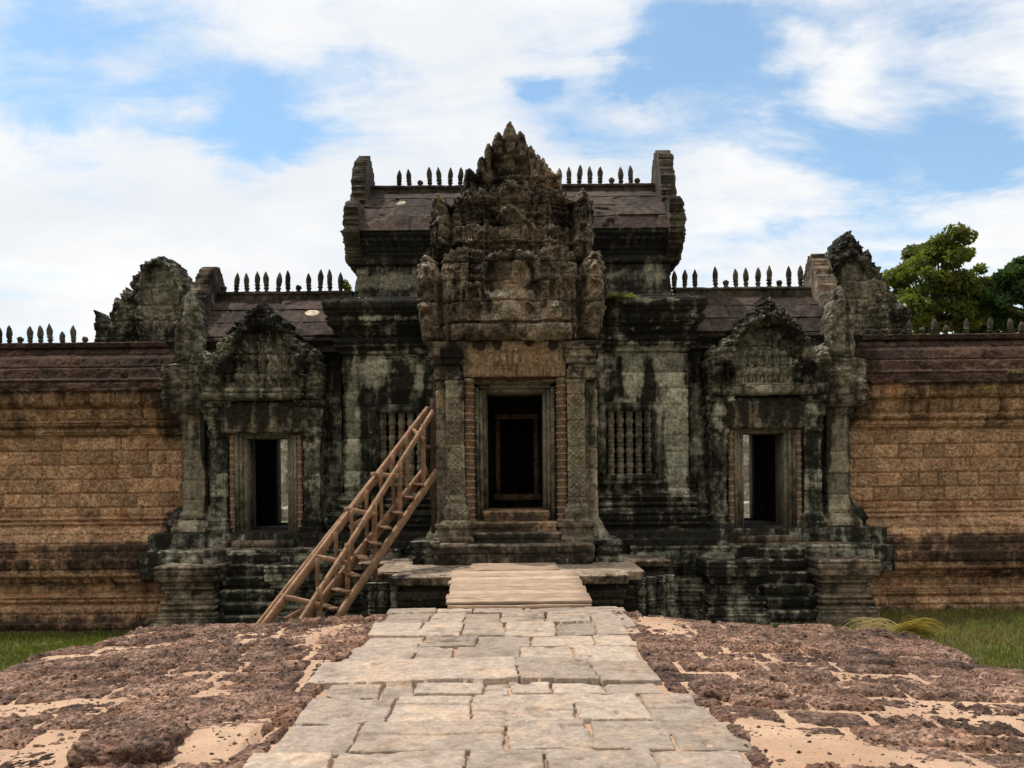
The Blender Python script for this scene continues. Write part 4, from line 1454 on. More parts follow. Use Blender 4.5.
tx0, tx1 = dx(158, TY, -1), dx(156, TY, 1)
loft('upper_storey', M['tower'], G, tx0, tx1, TY, 19.9, prof_px(TP, TY), res=.026, fn=tower_fn,
     stain=addf(spots([blob(395, 281, 36, 9, TY, -.40), blob(360, 280, 10, 12, TY, -.3), blob(640, 275, 40, 6, TY, -.10), blob(655, 268, 12, 20, TY, -.1)], 9), zgrad(LZ(275, TY), LZ(250, TY), .05, .18)))
back_slope('rear_storey', M['tower'], tx0, tx1, 19.9, LZ(228, TY), 19.95, 4.8)
tz0, tz1 = LZ(229.5, TY - .25), LZ(191, 18.5)
ux0, ux1 = dx(150, 18.4, -1), dx(148, 18.4, 1)
loft('roof', M['roof'], G, ux0, ux1, TY, 18.6, roof_prof(tz0, .24, tz1, -1.4, 4), res=.03, fn=roof_fn(tz0, tz1, 4, 95, 1.0), sides='F', chip=spots([blob(400, 203, 7, 3.2, 17.7, 1.0)], 14, .2))
back_slope('rear_roof', M['roof'], ux0, ux1, 18.5, tz1, 20.0, tz0)
loft('ridge', M['finial'], G, ux0, ux1, 18.36, 18.64, [(tz1 - .08, 0), (tz1 + .02, 0), (tz1 + .025, .03), (tz1 + .085, .03), (tz1 + .09, -.13)], res=.04, fn=masonry(.5, .7, 97, depth=.015, proud=.015, rough=.02))
finials(G, [(402, .92), (412.6, .96), (423, 0), (433, 1.0), (442.7, 1.0), (453, 1.02), (463, 1.0)] + [(562.5, .9), (572, 1.0), (582, 1.06), (593, .96), (603, 1.0), (614.5, 0), (624, .96), (634, 1.0), (640, 0)], 18.5, tz1 + .08, 3)
for s in (-1, 1):
    pk = LZ(161 if s < 0 else 156, 18.4)
    P = [(17.05, 5.95), (16.80, 6.32), (16.74, 6.42), (16.74, 7.06), (16.80, 7.12), (17.45, 7.16), (17.55, 7.30), (17.58, 7.62), (17.66, 7.72), (17.66, 8.0), (17.74, 8.12), (17.85, 8.16), (17.95, pk - .14), (18.2, pk - .02), (18.4, pk), (18.7, pk - .1), (18.9, 8.1), (19.1, 8.0), (19.2, 7.7), (19.5, 7.5), (19.8, 7.1), (20.05, 6.6), (19.9, 5.9)]
    yz_slab('gable_slab', M['finial'], flames(P, .06, .2, 5 + s, .5), dx(149, 18.4, s), .32, 140 + s, s, 1.3, .06)

# ---- central porch
PY = 15.05
ph = (LX(474, PY), LX(558, PY), LZ(524, PY), LZ(382, PY))
PPR = [(575, .30), (560, .30), (548, .28), (546, .2), (534, .18), (526, .10), (522, .04), (518, 0), (340, 0), (338, .05), (330, .05), (329.5, -.2)]
loft('porch', M['porch'], G, LX(437, PY), LX(598, PY), PY, 16.3, prof_px(PPR, PY), res=.028, holes=[ph], fn=masonry(.36, .9, 101, depth=.018, proud=.02, rough=.014), stain=addf(spots([blob(438, 400, 6, 60, PY, -.1), blob(592, 360, 8, 40, PY, -.05)], 2), zgrad(LZ(400, PY), LZ(345, PY), .0, .16)))
a = PY / F
# capitals and carved pilasters
PPL = [(548, .20), (530, .20), (528, .12), (522, .12), (519, .05), (513, .08), (507, .06), (503, .0), (499, .03), (496, 0), (384, 0), (382, .02), (379, .0)]
for s, (p0, p1) in ((-1, (446.5, 464.5)), (1, (568, 585.5))):
    YP = PY - .17
    pilaster(G, M['porch'], LX(p0, YP), LX(p1, YP), YP, .3, prof_px(PPL, YP), 110 + s, carved=.05, res=.0135, stain=spots([blob((p0 + p1) / 2, 440, 12, 60, YP, -.06), blob(p0 - 1, 400, 4, 30, YP, -.2)], 3))
    CP = [(380.5, -.02), (378, .06), (371, .05), (369, .02), (365, .03), (363, .07), (358, .06), (356, .10), (350, .09), (348, .13), (341, .14), (340.5, -.1)]
    e = (434, 463.5) if s < 0 else (568, 598)
    loft('capital', M['ped'], G, LX(e[0] + 3, YP), LX(e[1] - 3, YP), YP + .02, PY + .3, prof_px(CP, YP), res=.02, fn=masonry(.3, 1.2, 118 + s, depth=.02, proud=.02, rough=.03, carved=.03), stain=spots([blob(449, 360, 16, 20, YP, .20), blob(583, 352, 10, 8, YP, -.3), blob(590, 372, 6, 10, YP, -.2)], 3))
    cxx = LX(469.5 if s < 0 else 562.5, PY)
    colonnette(G, M['brown'], cxx, PY - .03, LZ(522, PY), LZ(379, PY), 6.6 * a, 20)
# frame around the doorway
frs = []
for m_ in (-1, 1):
    for i0, i1, off in ((28.5, 32.5, .26), (32.5, 36.5, .19), (36.5, 40.5, .12)):
        e = sorted((LX(515.5 + m_ * i0, PY), LX(515.5 + m_ * i1, PY)))
        frs.append((e[0] + .0012, e[1] - .0012, PY + off, PY + 1.3, LZ(522, PY), LZ(391, PY) + (i0 - 28.5) * a * .6))
boxes('door_frame', M['frame'], G, frs, jit=.003, seed=7)
frh = []
for i0, i1, off in ((0, 4, .25), (4, 8, .18), (8, 11, .11)):
    frh.append((LX(515.5 - 28.5 - i1, PY), LX(515.5 + 28.5 + i1, PY), PY + off, PY + 1.28, LZ(391, PY) + i0 * a + .0015, LZ(391, PY) + i1 * a))
boxes('door_head', M['frame'], G, frh, jit=.003, seed=8)
boxes('wooden_lintel_beam', M['rust'], G, [(LX(464, PY), LX(558, PY), PY - .10, PY + .1, LZ(380, PY), LZ(377.4, PY))], jit=.004, tint=.95)


def main_lintel(A, Z, d):
    k = (PY - .12) / F
    rows = figure_row(A, Z, LZ(376, PY - .12), 30 * k, LX(472, PY), LX(563, PY), 7, 3)
    c = carve(A, Z, 7, .6)
    tall = sstep(A, LX(494, PY), LX(500, PY)) * sstep(-A, -LX(524, PY), -LX(518, PY))
    h = .11 * rows * (.7 + .6 * tall) + .03 * c + .01 * fbm(A * 6, Z * 6, 3, 2)
    return h - .03 * np.exp(-np.clip(d, 0, 1) / .02), .55


relief('lintel', M['lintel'], G, [(LX(463, PY), LZ(377.5, PY - .12)), (LX(567, PY), LZ(377.5, PY - .12)), (LX(567, PY), LZ(340, PY - .12)), (LX(463, PY), LZ(340, PY - .12))], PY - .12, main_lintel, res=.0135, back=.4, rough=.008,
       stain=addf(spots([blob(515, 360, 50, 18, PY, -.10), blob(480, 347, 8, 7, PY, .3), blob(497, 346, 6, 6, PY, .25), blob(530, 344, 6, 5, PY, .3), blob(553, 346, 7, 7, PY, .28)], 7)))


# the three stacked pediments
def px_poly(lst, Y):
    return [((p - CX) * Y / F, LZ(q, Y)) for p, q in lst]


def ped_common(A, Z, d, seed, cs=1.0, ch=.37, bw=.66, amp=.12):
    c = carve(A, Z, seed, cs)
    dj, r, _ = courses(A + 5, Z + .1, ch, bw, seed + 21, jit=.03)
    h = amp * (c - .35) + .05 * (fbm(A * 6, Z * 6, 4, seed + 3) - .5)
    h = h - .07 * groove(dj, .018) + .075 * (r - .5)
    er = fbm(A * 2.2, Z * 2.2, 4, seed + 9)
    h = h - .12 * sstep(er, .58, .72)
    h = h + .06 * sstep(d, 0, .10) - .10 * np.exp(-np.clip(d, 0, 1) / .03)
    return h, r


def gs(X, P, x, y, rx, ry, p=2):
    return np.exp(-(((X - x) / rx) ** 2 + ((P - y) / ry) ** 2) ** (p / 2))


T1Y, T2Y, T3Y = 14.98, 15.28, 15.58
t1 = [(456, 342), (436, 342), (424, 341), (421, 330), (420, 310), (419, 290), (420, 268), (424, 257), (430, 255), (437, 259), (441, 266), (444, 258), (450, 252), (457, 250), (463, 247), (472, 246), (484, 249), (489, 255), (494, 251), (500, 254), (513, 250), (526, 254), (532, 251), (537, 255), (542, 249), (556, 246), (566, 247), (572, 251), (577, 256), (581, 268), (585, 262), (590, 256), (598, 251), (604, 254), (607, 266), (607, 290), (606, 312), (603, 330), (599, 341), (576, 342)]


def t1_fn(A, Z, d):
    k = T1Y / F
    X, P = A / k + CX, HY - (Z - EYE) / k
    h, r = ped_common(A, Z, d, 201, 1.05)
    h = h * (1 - .75 * gs(X, P, 513, 284, 30, 24, 4))
    rw = np.maximum(figure_row(A, Z, LZ(301, T1Y), 34 * k, LX(446, T1Y), LX(486, T1Y), 3, 41), figure_row(A, Z, LZ(301, T1Y), 34 * k, LX(541, T1Y), LX(580, T1Y), 3, 42))
    h = h + .13 * rw
    mid = sstep(62 - np.abs(X - 513), 0, 6)
    # great arch, its shadowed hollows either side of the seated figure
    arch = np.sqrt(((X - 513) / 27) ** 2 + ((P - 274) / 22) ** 2)
    h = h + .17 * np.exp(-((arch - 1.0) / .15) ** 2) * (P < 282)
    h = h - .10 * gs(X, P, 480, 294, 22, 6, 4) - .10 * gs(X, P, 548, 294, 22, 6, 4) - .03 * gs(X, P, 492, 275, 6, 14) - .03 * gs(X, P, 537, 275, 6, 14)
    head = .20 * gs(X, P, 513.5, 279, 10, 10, 4) + .06 * gs(X, P, 513.5, 268, 8, 4, 4)
    face = -.09 * gs(X, P, 509, 277, 2.6, 1.8) - .09 * gs(X, P, 518.5, 277, 2.6, 1.8) + .07 * gs(X, P, 513.5, 280, 1.8, 4) - .07 * gs(X, P, 513.5, 285.5, 5, 1.2)
    body = .16 * gs(X, P, 513, 296, 22, 9, 4) + .06 * gs(X, P, 497, 297, 7, 6) + .06 * gs(X, P, 531, 297, 7, 6)
    h = h + head + face + body + .16 * gs(X, P, 512, 262, 18, 8, 4)
    # slab and beam over the lintel
    slab = sstep(P, 302, 304) * mid
    h = h * (1 - .45 * slab) + slab * (.12 + .09 * np.sin((X - 456) / 7.0) * np.cos((P - 314) / 9) + .08 * gs(X, P, 512, 313, 11, 12, 6) - .10 * (P > 322) * (P < 325.5))
    beam_ = sstep(P, 325, 326.5) * mid
    h = h + beam_ * (.10 + .06 * np.cos(np.clip((P - 332) / 7, -1, 1) * 1.5))
    # end antefixes, cut off by a furrow
    for sx, cx_ in ((-1, 429.5), (1, 595)):
        sp = np.hypot((X - cx_) * 1.2, ((P - 258) % 26) - 13)
        h = h + .07 * np.cos(sp / 2.1) * gs(X, P, cx_, 298, 11, 42, 6)
        h = h + .14 * gs(X, P, cx_, 296, 11, 44, 6) + .07 * np.cos((X - cx_) / 3.0) * gs(X, P, cx_, 300, 11, 44, 6)
        h = h - .20 * np.exp(-((X - (442 if sx < 0 else 581)) / 2.4) ** 2) * (P > 262)
    return h, r


relief('pediment', M['ped'], G, flames(px_poly(t1, T1Y), .04, .13, 1), T1Y, t1_fn, res=.0126, back=1.25, rough=.025, seed=201,
       stain=spots([blob(513, 278, 15, 16, T1Y, -.7), blob(513, 298, 26, 10, T1Y, -.5), blob(512, 314, 14, 13, T1Y, -.7), blob(476, 322, 26, 12, T1Y, -.12), blob(548, 322, 26, 12, T1Y, -.12), blob(430, 330, 10, 12, T1Y, -.16), blob(440, 300, 6, 30, T1Y, -.08), blob(594, 300, 9, 40, T1Y, -.12)], 8))

t2 = [(434, 262), (433, 240), (432, 222), (434, 205), (438, 197), (445, 195), (450, 200), (453, 208), (456, 200), (459, 197), (462, 192), (467, 189), (474, 190), (486, 187), (490, 191), (498, 190), (505, 183), (513, 179), (521, 183), (528, 190), (538, 191), (543, 187), (552, 190), (559, 187), (563, 188), (566, 192), (570, 196), (574, 204), (577, 200), (582, 194), (589, 193), (594, 200), (596, 215), (596, 240), (595, 262)]


def t2_fn(A, Z, d):
    k = T2Y / F
    X, P = A / k + CX, HY - (Z - EYE) / k
    h, r = ped_common(A, Z, d, 231, 1.0)
    rw = np.maximum(figure_row(A, Z, LZ(241, T2Y), 27 * k, LX(458, T2Y), LX(568, T2Y), 9, 51), figure_row(A, Z, LZ(212, T2Y), 20 * k, LX(468, T2Y), LX(556, T2Y), 8, 52))
    h = h + .12 * rw * (np.abs(X - 512) > 20)
    h = h + .07 * np.exp(-((P - 243.5) / 1.8) ** 2) + .06 * np.exp(-((P - 214) / 1.6) ** 2)
    # small carved gable on the middle stones
    g_ = np.abs(X - 512) * .95 + 208
    h = h + .10 * np.exp(-((P - g_) / 3.0) ** 2) * (P < 238) + .04 * (P > g_) * (P < 240)
    h = h + .10 * gs(X, P, 513, 192, 10, 10) + .12 * gs(X, P, 482, 232, 6, 6) + .10 * gs(X, P, 512, 246, 40, 5, 6)
    for sx, cx_ in ((-1, 442), (1, 585)):
        h = h + .14 * gs(X, P, cx_, 222, 9, 30, 6) + .06 * np.cos((X - cx_) / 2.4) * gs(X, P, cx_, 222, 9, 30, 6)
        h = h - .22 * np.exp(-((X - (453 if sx < 0 else 574)) / 2.2) ** 2) * (P > 205)
    h = h - .20 * gs(X, P, 462, 214, 8, 14) - .18 * gs(X, P, 566, 225, 6, 18)
    return h, r


relief('pediment', M['ped'], G, flames(px_poly(t2, T2Y), .04, .13, 2), T2Y, t2_fn, res=.013, back=1.85, rough=.025, seed=231,
       stain=spots([blob(505, 208, 14, 6, T2Y, -.28), blob(455, 222, 8, 12, T2Y, -.22), blob(441, 210, 5, 20, T2Y, -.14), blob(588, 225, 6, 24, T2Y, -.10), blob(482, 232, 5, 5, T2Y, -.3), blob(520, 236, 20, 8, T2Y, -.1)], 18))

t3 = [(462, 202), (463, 188), (466, 181), (468, 172), (470, 169), (475, 169), (478, 171), (481, 168), (481, 161), (484, 155), (487.5, 155), (488, 148), (491.5, 142), (495, 145), (496, 139), (499, 134.5), (503, 132.5), (506, 134), (508, 128), (511, 123.5), (513.3, 121.5), (515.5, 124), (518.5, 129), (520.5, 134), (523.5, 130.5), (526.5, 134), (529.5, 140.5), (531, 146), (534, 142), (537, 147), (538.5, 153), (542, 154), (544, 160), (546.5, 157.5), (549.5, 162), (552, 169), (555, 173), (559, 174), (562, 170.5), (564, 176), (564.5, 186), (566, 202)]


def t3_fn(A, Z, d):
    k = T3Y / F
    X, P = A / k + CX, HY - (Z - EYE) / k
    h, r = ped_common(A, Z, d, 261, .95, ch=.34)
    # petals of the crown
    for (cx_, cy, rx, ry) in ((513.3, 140, 6.5, 18), (501, 148, 6, 16), (525, 147, 5, 17), (491.5, 156, 4, 14), (535, 156, 4, 14), (484, 166, 5, 10), (544, 166, 5, 10), (552, 178, 5, 10), (562, 182, 3.4, 12), (472, 177, 5, 9)):
        e = ((X - cx_) / rx) ** 2 + ((P - cy) / ry) ** 2
        h = h + .13 * np.exp(-e ** 2) - .06 * np.exp(-((e - 1.3) / .4) ** 2)
    h = h + .10 * figure_row(A, Z, LZ(200, T3Y), 16 * k, LX(470, T3Y), LX(556, T3Y), 8, 61)
    h = h + .12 * gs(X, P, 514, 166, 17, 10, 4) + .09 * gs(X, P, 513, 156, 10, 6) - .08 * gs(X, P, 506, 166, 3, 3) - .08 * gs(X, P, 520, 166, 3, 3) - .10 * gs(X, P, 515, 176, 14, 1.8)
    h = h + .10 * gs(X, P, 520, 180, 22, 4, 4)
    return h, r


relief('pediment', M['ped'], G, flames(px_poly(t3, T3Y), .02, .12, 3), T3Y, t3_fn, res=.0142, back=1.85, rough=.02, seed=261,
       stain=spots([blob(513, 142, 7, 14, T3Y, -.20), blob(488, 176, 7, 8, T3Y, -.24), blob(530, 174, 12, 6, T3Y, -.24), blob(508, 166, 8, 8, T3Y, -.16)], 28))

# ---- steps up to the doorway and the moulded foot of the porch
stepfn = masonry(1.0, .62, 151, depth=.02, proud=.012, rough=.022, carved=.012)


def moulded(cuts, Y, seed, ch=.26, bw=.7, carved=.006, cut=.035):
    base = masonry(ch, bw, seed, depth=.02, proud=.02, rough=.010, carved=carved)
    zz = [LZ(q, Y) for q in cuts]

    def fn(U, Z, X, S):
        h, r = base(U, Z, X, S)
        return h - sum(cut * groove(Z - q, .013) for q in zz), r
    return fn


def step(parent, mat, x0, x1, yf, yb, z0, z1, seed, lip=.015, res=.022):
    f = masonry(5.0, .55, seed, depth=.03, proud=.03, rough=.035, carved=.01)
    H = z1 - z0
    pr = [(z0, 0), (z0 + H * .45, 0), (z0 + H * .5, lip), (z1 - .025, lip + .005), (z1 - .008, lip - .004), (z1, lip - .03), (z1 + .001, -(min(x1 - x0, 2 * (yb - yf)) / 2 - .01))]
    return loft('step', mat, parent, x0, x1, yf, yb, pr, res=res, fn=f, sides='LFR', stain=lambda x, y, z: .10 * (z < z1 - .03) + 0 * x)  # risers darkened in colour, standing in for the shade under the lip


zt = .19
zs_ = [zt - .02, LZ(544.5, 14.1), LZ(532.5, 14.42), LZ(522, 14.68), LZ(510.5, 14.95)]
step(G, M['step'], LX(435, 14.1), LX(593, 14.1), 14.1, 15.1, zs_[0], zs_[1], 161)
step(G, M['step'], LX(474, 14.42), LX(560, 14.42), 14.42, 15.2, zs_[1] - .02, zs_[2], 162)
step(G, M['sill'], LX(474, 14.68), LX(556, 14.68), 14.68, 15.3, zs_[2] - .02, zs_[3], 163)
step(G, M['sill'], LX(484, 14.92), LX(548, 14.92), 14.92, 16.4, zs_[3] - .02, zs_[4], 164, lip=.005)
for s in (-1, 1):
    e = sorted((dx(40, 14.6, s), dx(82, 14.6, s)))
    loft('plinth', M['step'], G, e[0], e[1], 14.6, 15.3, [(zt - .03, .06), (zt + .30, .06), (zt + .31, .0), (zt + .42, .02), (zt + .44, -.04), (zt + .56, -.06), (zt + .6, -.02), (zt + .66, -.02), (zt + .67, -.3)], res=.025, fn=masonry(.3, .7, 170 + s, depth=.02, proud=.02, rough=.03, carved=.015))
    e = sorted((dx(80, 14.35, s), dx(103, 14.35, s)))
    loft('plinth', M['dark'], G, e[0], e[1], 14.35, 15.6, [(zt - .03, .03), (zt + .1, .04), (zt + .12, -.03), (zt + .2, .03), (zt + .28, -.02), (zt + .3, .04), (zt + .38, .05), (zt + .39, -.18)], res=.025, fn=masonry(.3, .5, 175 + s, depth=.02, proud=.02, rough=.03, carved=.03))

# ---- raised plinth under the wings, its stairs and newel blocks
QY = 15.6
QP = [(650, .25), (622, .25), (620, .15), (601, .06), (598, -.02), (594, .03), (588, .03), (586, -.03), (577, -.04), (574, .02), (571, .02), (569, .08), (550, .09), (547.5, .07), (547.2, -.55)]
for s in (-1, 1):
    e = sorted((dx(118, QY, s), dx(352, QY, s)))
    loft('plinth', M['dark'], G, e[0], e[1], QY, 16.9, prof_px(QP, QY), res=.022, fn=moulded((551, 569, 573, 577, 586, 590.5, 595, 598, 604, 611, 620), QY, 180 + s), stain=addf(spots([blob(AX + s * q, 590, 14, 14, QY, -.12) for q in (150, 185, 340)] + [blob(AX + s * q, 556, 18, 5, QY, -.2) for q in (135, 200, 262)], 6)))
    boxes('plinth_top', M['step'], G, [(e[0] + .3, e[1] - .3, QY + .3, 16.9, LZ(547.2, QY) - .12, LZ(547.2, QY) + .004)])
    cx = XD * s + .07
    NY = 14.8
    NP = [(660, .10), (628, .10), (618, .08), (612, .05), (609, -.02), (606, .03), (600, .03), (598, -.04), (588, -.05), (586, .01), (581, .02), (579, .09), (565.5, .10), (563, .07), (562.8, -.45)]
    for m_, w_ in ((-1, 1.0), (1, 1.0)):
        e2 = sorted((cx + m_ * .46, cx + m_ * (.46 + w_)))
        loft('newel_block', M['step'] if m_ == s else M['dark'], G, e2[0] + .05, e2[1] - .05, NY, 15.75, prof_px(NP, NY), res=.02, fn=moulded((566, 579.5, 583, 587.5, 592, 597.5, 603, 608.5, 613, 619), NY, 190 + s * 3 + m_), stain=zgrad(-.3, 0, 0, .06))
    zt2, zb2 = LZ(549, QY), -1.15
    n = 7
    for i in range(n):
        z1 = zb2 + (zt2 - zb2) * (i + 1) / n
        yf = 14.72 + .125 * i
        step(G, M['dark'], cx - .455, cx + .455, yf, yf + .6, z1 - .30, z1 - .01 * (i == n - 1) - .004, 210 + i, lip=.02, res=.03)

# ================================================================== TERRACE
T = thing('stone_terrace', 'cross shaped stone terrace at the foot of the porch steps where the plank ramp lands', 'terrace', (-.05, 13.6, -1.1))


def terr(name, x0, x1, y0, y1, z1, seed, lip=.15):
    f = masonry(.21, .75, seed, depth=.022, proud=.03, rough=.024, carved=.012)
    pr = [(-1.35, .04), (-.95, .04), (-.93, -.04), (-.7, -.06), (-.68, -.12), (-.3, -.14), (-.28, -.06), (z1 - lip - .10, -.05), (z1 - lip - .09, -.14), (z1 - lip - .01, -.14), (z1 - lip, .0), (z1 - .02, .02), (z1 - .004, 0), (z1, -.03), (z1 + .001, -(min(x1 - x0, 1.5 * (y1 - y0)) / 2 - .01))]
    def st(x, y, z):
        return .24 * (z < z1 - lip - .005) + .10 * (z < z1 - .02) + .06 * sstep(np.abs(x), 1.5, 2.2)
    return loft(name, M['terrace'], T, x0, x1, y0, y1, pr, res=.024, fn=f, stain=st)


xt0, xt1 = LX(391, 12.6), LX(627, 12.6)
terr('front_slab', xt0, xt1, 12.6, 14.6, .19, 301)
terr('middle_slab', LX(370, 13.15), LX(643, 13.15), 13.15, 15.4, .186, 302)
terr('rear_slab', LX(352, 14.55), LX(668, 14.55), 14.55, 16.0, .21, 303, lip=.12)
# paving of the terrace top, joint by joint
def terr_top(X, Y):
    d, r, _ = courses(X + 9, Y, .62, .8, 311, jit=.03)
    z = .196 + .016 * (r - .5) - .02 * groove(d, .012) + .008 * (fbm(X * 5, Y * 5, 3, 4) - .5)
    return z, r
xs_ = np.arange(xt0 + .015, xt1 - .015, .02)
tt_ = field('top_paving', M['terrace'], xs_, np.arange(12.615, 14.6, .02), terr_top)
tt_.parent = T
tt_.location = Vector(ORG[tt_.name]) - Vector(ORG[T.name])
def terr_top2(X, Y):
    z, r = terr_top(X + 3, Y)
    return z - .003, r
for q0, q1 in ((LX(370, 13.15) + .02, xt0 + .04), (xt1 - .04, LX(643, 13.15) - .02)):
    tt2 = field('top_paving', M['terrace'], np.arange(q0, q1, .025), np.arange(13.17, 15.4, .025), terr_top2)
    tt2.parent = T
    tt2.location = Vector(ORG[tt2.name]) - Vector(ORG[T.name])
for px in (640, 652, 663, 674):
    colonnette(T, M['dark'], LX(px, 13.25), 13.3 + (px - 640) * .012, -.75, .05, .085, 2)
for px in (372, 382, 394):
    colonnette(T, M['dark'], LX(px, 13.0), 12.98, -.75, .05, .085, 2)

# ================================================================== PLANK RAMP
R_ = thing('plank_ramp', 'sloping ramp of wide pale wooden planks bridging the stone path and the terrace', 'ramp', (.04, 11.6, -.05))
rng = np.random.default_rng(8)
pa, pb = np.array([0.08, 10.72, .135]), np.array([0.01, 12.74, .225])
pa[2] = EYE - (603 - HY) * 10.72 / F
n = 9
for i in range(n):
    t0, t1_ = (i + .01) / n, (i + .99) / n
    c = pa + (pb - pa) * (t0 + t1_) / 2
    half = .925 + rng.uniform(-.02, .02)
    L = np.linalg.norm(pb - pa) / n * .945
    sk = rng.uniform(-.012, .012)
    beam('plank', M['plank'], R_, (c[0] - half + rng.uniform(-.02, .02), c[1] - sk, c[2] + rng.uniform(-.002, .002)), (c[0] + half, c[1] + sk, c[2] + rng.uniform(-.002, .002)), L, .04, tint=rng.uniform(.0, .95), seed=i, nseg=8, warp=.003, up=(0, -(pb[2] - pa[2]) / (pb[1] - pa[1]), 1))
for x in (-.62, .05, .70):
    beam('joist', M['wood'], R_, (x, pa[1] + .10, pa[2] - .055), (x, pb[1] - .1, pb[2] - .055), .08, .07, seed=int(x * 10) + 40)
beam('joist', M['plank'], R_, (pa[0] - .9, pa[1] - .07, pa[2] - .045), (pa[0] + .9, pa[1] - .07, pa[2] - .045), .05, .06, seed=77, tint=.4)
P2 = thing('boardwalk', 'short narrow boardwalk of worn planks lying on the terrace below the porch steps', 'planks', (.02, 13.2, .2))
for i in range(5):
    y0 = 12.86 + i * .215
    beam('plank', M['plank'], P2, (-.66 + rng.uniform(-.02, .02), y0, .235), (.70 + rng.uniform(-.02, .02), y0 + .004, .235), .20, .035, tint=rng.uniform(.2, .6), seed=60 + i)

# ================================================================== WOODEN STAIR
ST = thing('wooden_stair', 'weathered wooden stair with slanting double handrails leaning up beside the barred window', 'stair', (-2.4, 12.6, -1.1))


def P3(px, py, Y):
    x, z = XZ(px, py, Y)
    return np.array([x, Y, z])


A0, A1 = P3(266, 624, 11.35), P3(428, 409, 15.0)
B0, B1 = P3(296, 629, 11.0), P3(433, 412, 14.75)
C0, C1 = P3(302, 626, 11.35), P3(426, 470, 14.7)
D0, D1 = P3(343, 610, 11.6), P3(436, 472, 14.5)


def ext(p, q, zmin):
    """carry a rail down to the ground behind the causeway's edge"""
    d = (p - q) / (q[2] - p[2])
    return p + d * (p[2] - zmin)


GZ = -1.14
rail = lambda p, q, w, h, sd_, nm='handrail', tn=.5: beam(nm, M['wood'], ST, p, q, w, h, seed=sd_, tint=tn, nseg=10)
sh = np.array([-.11, 0, .0])
rail(ext(A0, A1, GZ + .6), A1, .055, .12, 1, tn=.7)
rail(ext(A0, A1, GZ + .6) + sh, A1 + np.array([.01, .06, .02]), .045, .07, 2, tn=.5)
rail(ext(B0, B1, GZ + .5), B1, .05, .09, 3, tn=.6)
rail(ext(C0, C1, GZ), C1, .05, .17, 4, 'stringer', .5)
rail(ext(D0, D1, GZ), D1, .05, .13, 5, 'stringer', .5)


def online(p, q, px):
    """point of the segment p-q (extended) that stands in the photo's column px"""
    lo, hi = -1.0, 2.0
    for _ in range(60):
        m = (lo + hi) / 2
        w = p + (q - p) * m
        cxp = CX + w[0] * F / w[1]
        if cxp < px: lo = m
        else: hi = m
    return p + (q - p) * lo


up = np.array([0, 0, 1.0])
for i, px in enumerate((316, 335, 351, 366, 381, 393, 407)):           # far row of posts
    a_, b_ = online(A0, A1, px), online(C0, C1, px)
    beam('post', M['wood'], ST, (b_[0], b_[1] + .03, b_[2] - .1), (b_[0], b_[1] + .03, a_[2] + .03), .05, .05, up=(0, 1, 0), seed=20 + i, tint=.3)
for i, px in enumerate((319, 347.5, 374.5, 400, 424)):      # near row of posts
    a_, b_ = online(B0, B1, px), online(D0, D1, px)
    z_lo = b_[2] - .08 if i > 2 else max(b_[2] - (.25 if i == 2 else .1), GZ)
    beam('post', M['wood'], ST, (a_[0], a_[1] - .04, z_lo), (a_[0], a_[1] - .04, a_[2] + .05), .075, .06, up=(0, 1, 0), seed=30 + i, tint=.5)
for i, (u0, v0, u1, v1) in enumerate(((281.5, 596, 319, 605), (313, 556, 347, 563), (345, 509, 376, 515), (371.5, 474, 398, 476), (410, 428, 424, 440))):   # ties between the rails
    a_ = online(A0, A1, u0 + 6)
    b_ = online(B0, B1, u1 - 4)
    beam('tie', M['wood'], ST, P3(u0, v0, a_[1] - .03), P3(u1, v1, b_[1] - .08), .055, .07, seed=40 + i, tint=.66)
for i, (u0, u1) in enumerate(((312, 337), (325, 349), (338, 359), (351, 369), (363, 380), (375, 391), (387, 402), (399, 414), (409, 424))):   # treads
    a_, b_ = online(C0, C1, u0 + 6), online(D0, D1, u1 - 3)
    b_ = np.array([b_[0], b_[1], a_[2] - .02])
    b_[0], b_[1] = online(D0, D1, u1 - 3)[:2]
    beam('tread', M['wood'], ST, a_, b_, .13, .03, seed=50 + i, tint=.2)
beam('brace', M['wood'], ST, P3(285, 620, 11.4), P3(316, 604, 11.6), .05, .07, seed=61, tint=.5)
beam('brace', M['wood'], ST, P3(350, 528, 13.0), P3(374, 513, 13.3), .05, .07, seed=62, tint=.55)
tp = P3(433, 404, 15.0)
beam('top_post', M['rust'], ST, (tp[0], 14.93, .2), (tp[0], 14.93, tp[2] + .09), .085, .10, up=(0, 1, 0), seed=63, tint=.6)
beam('top_post', M['rust'], ST, (LX(437, 14.9), 14.85, LZ(447, 14.9)), (LX(422, 15.3), 15.3, LZ(446, 15.3)), .06, .07, seed=64, tint=.5)

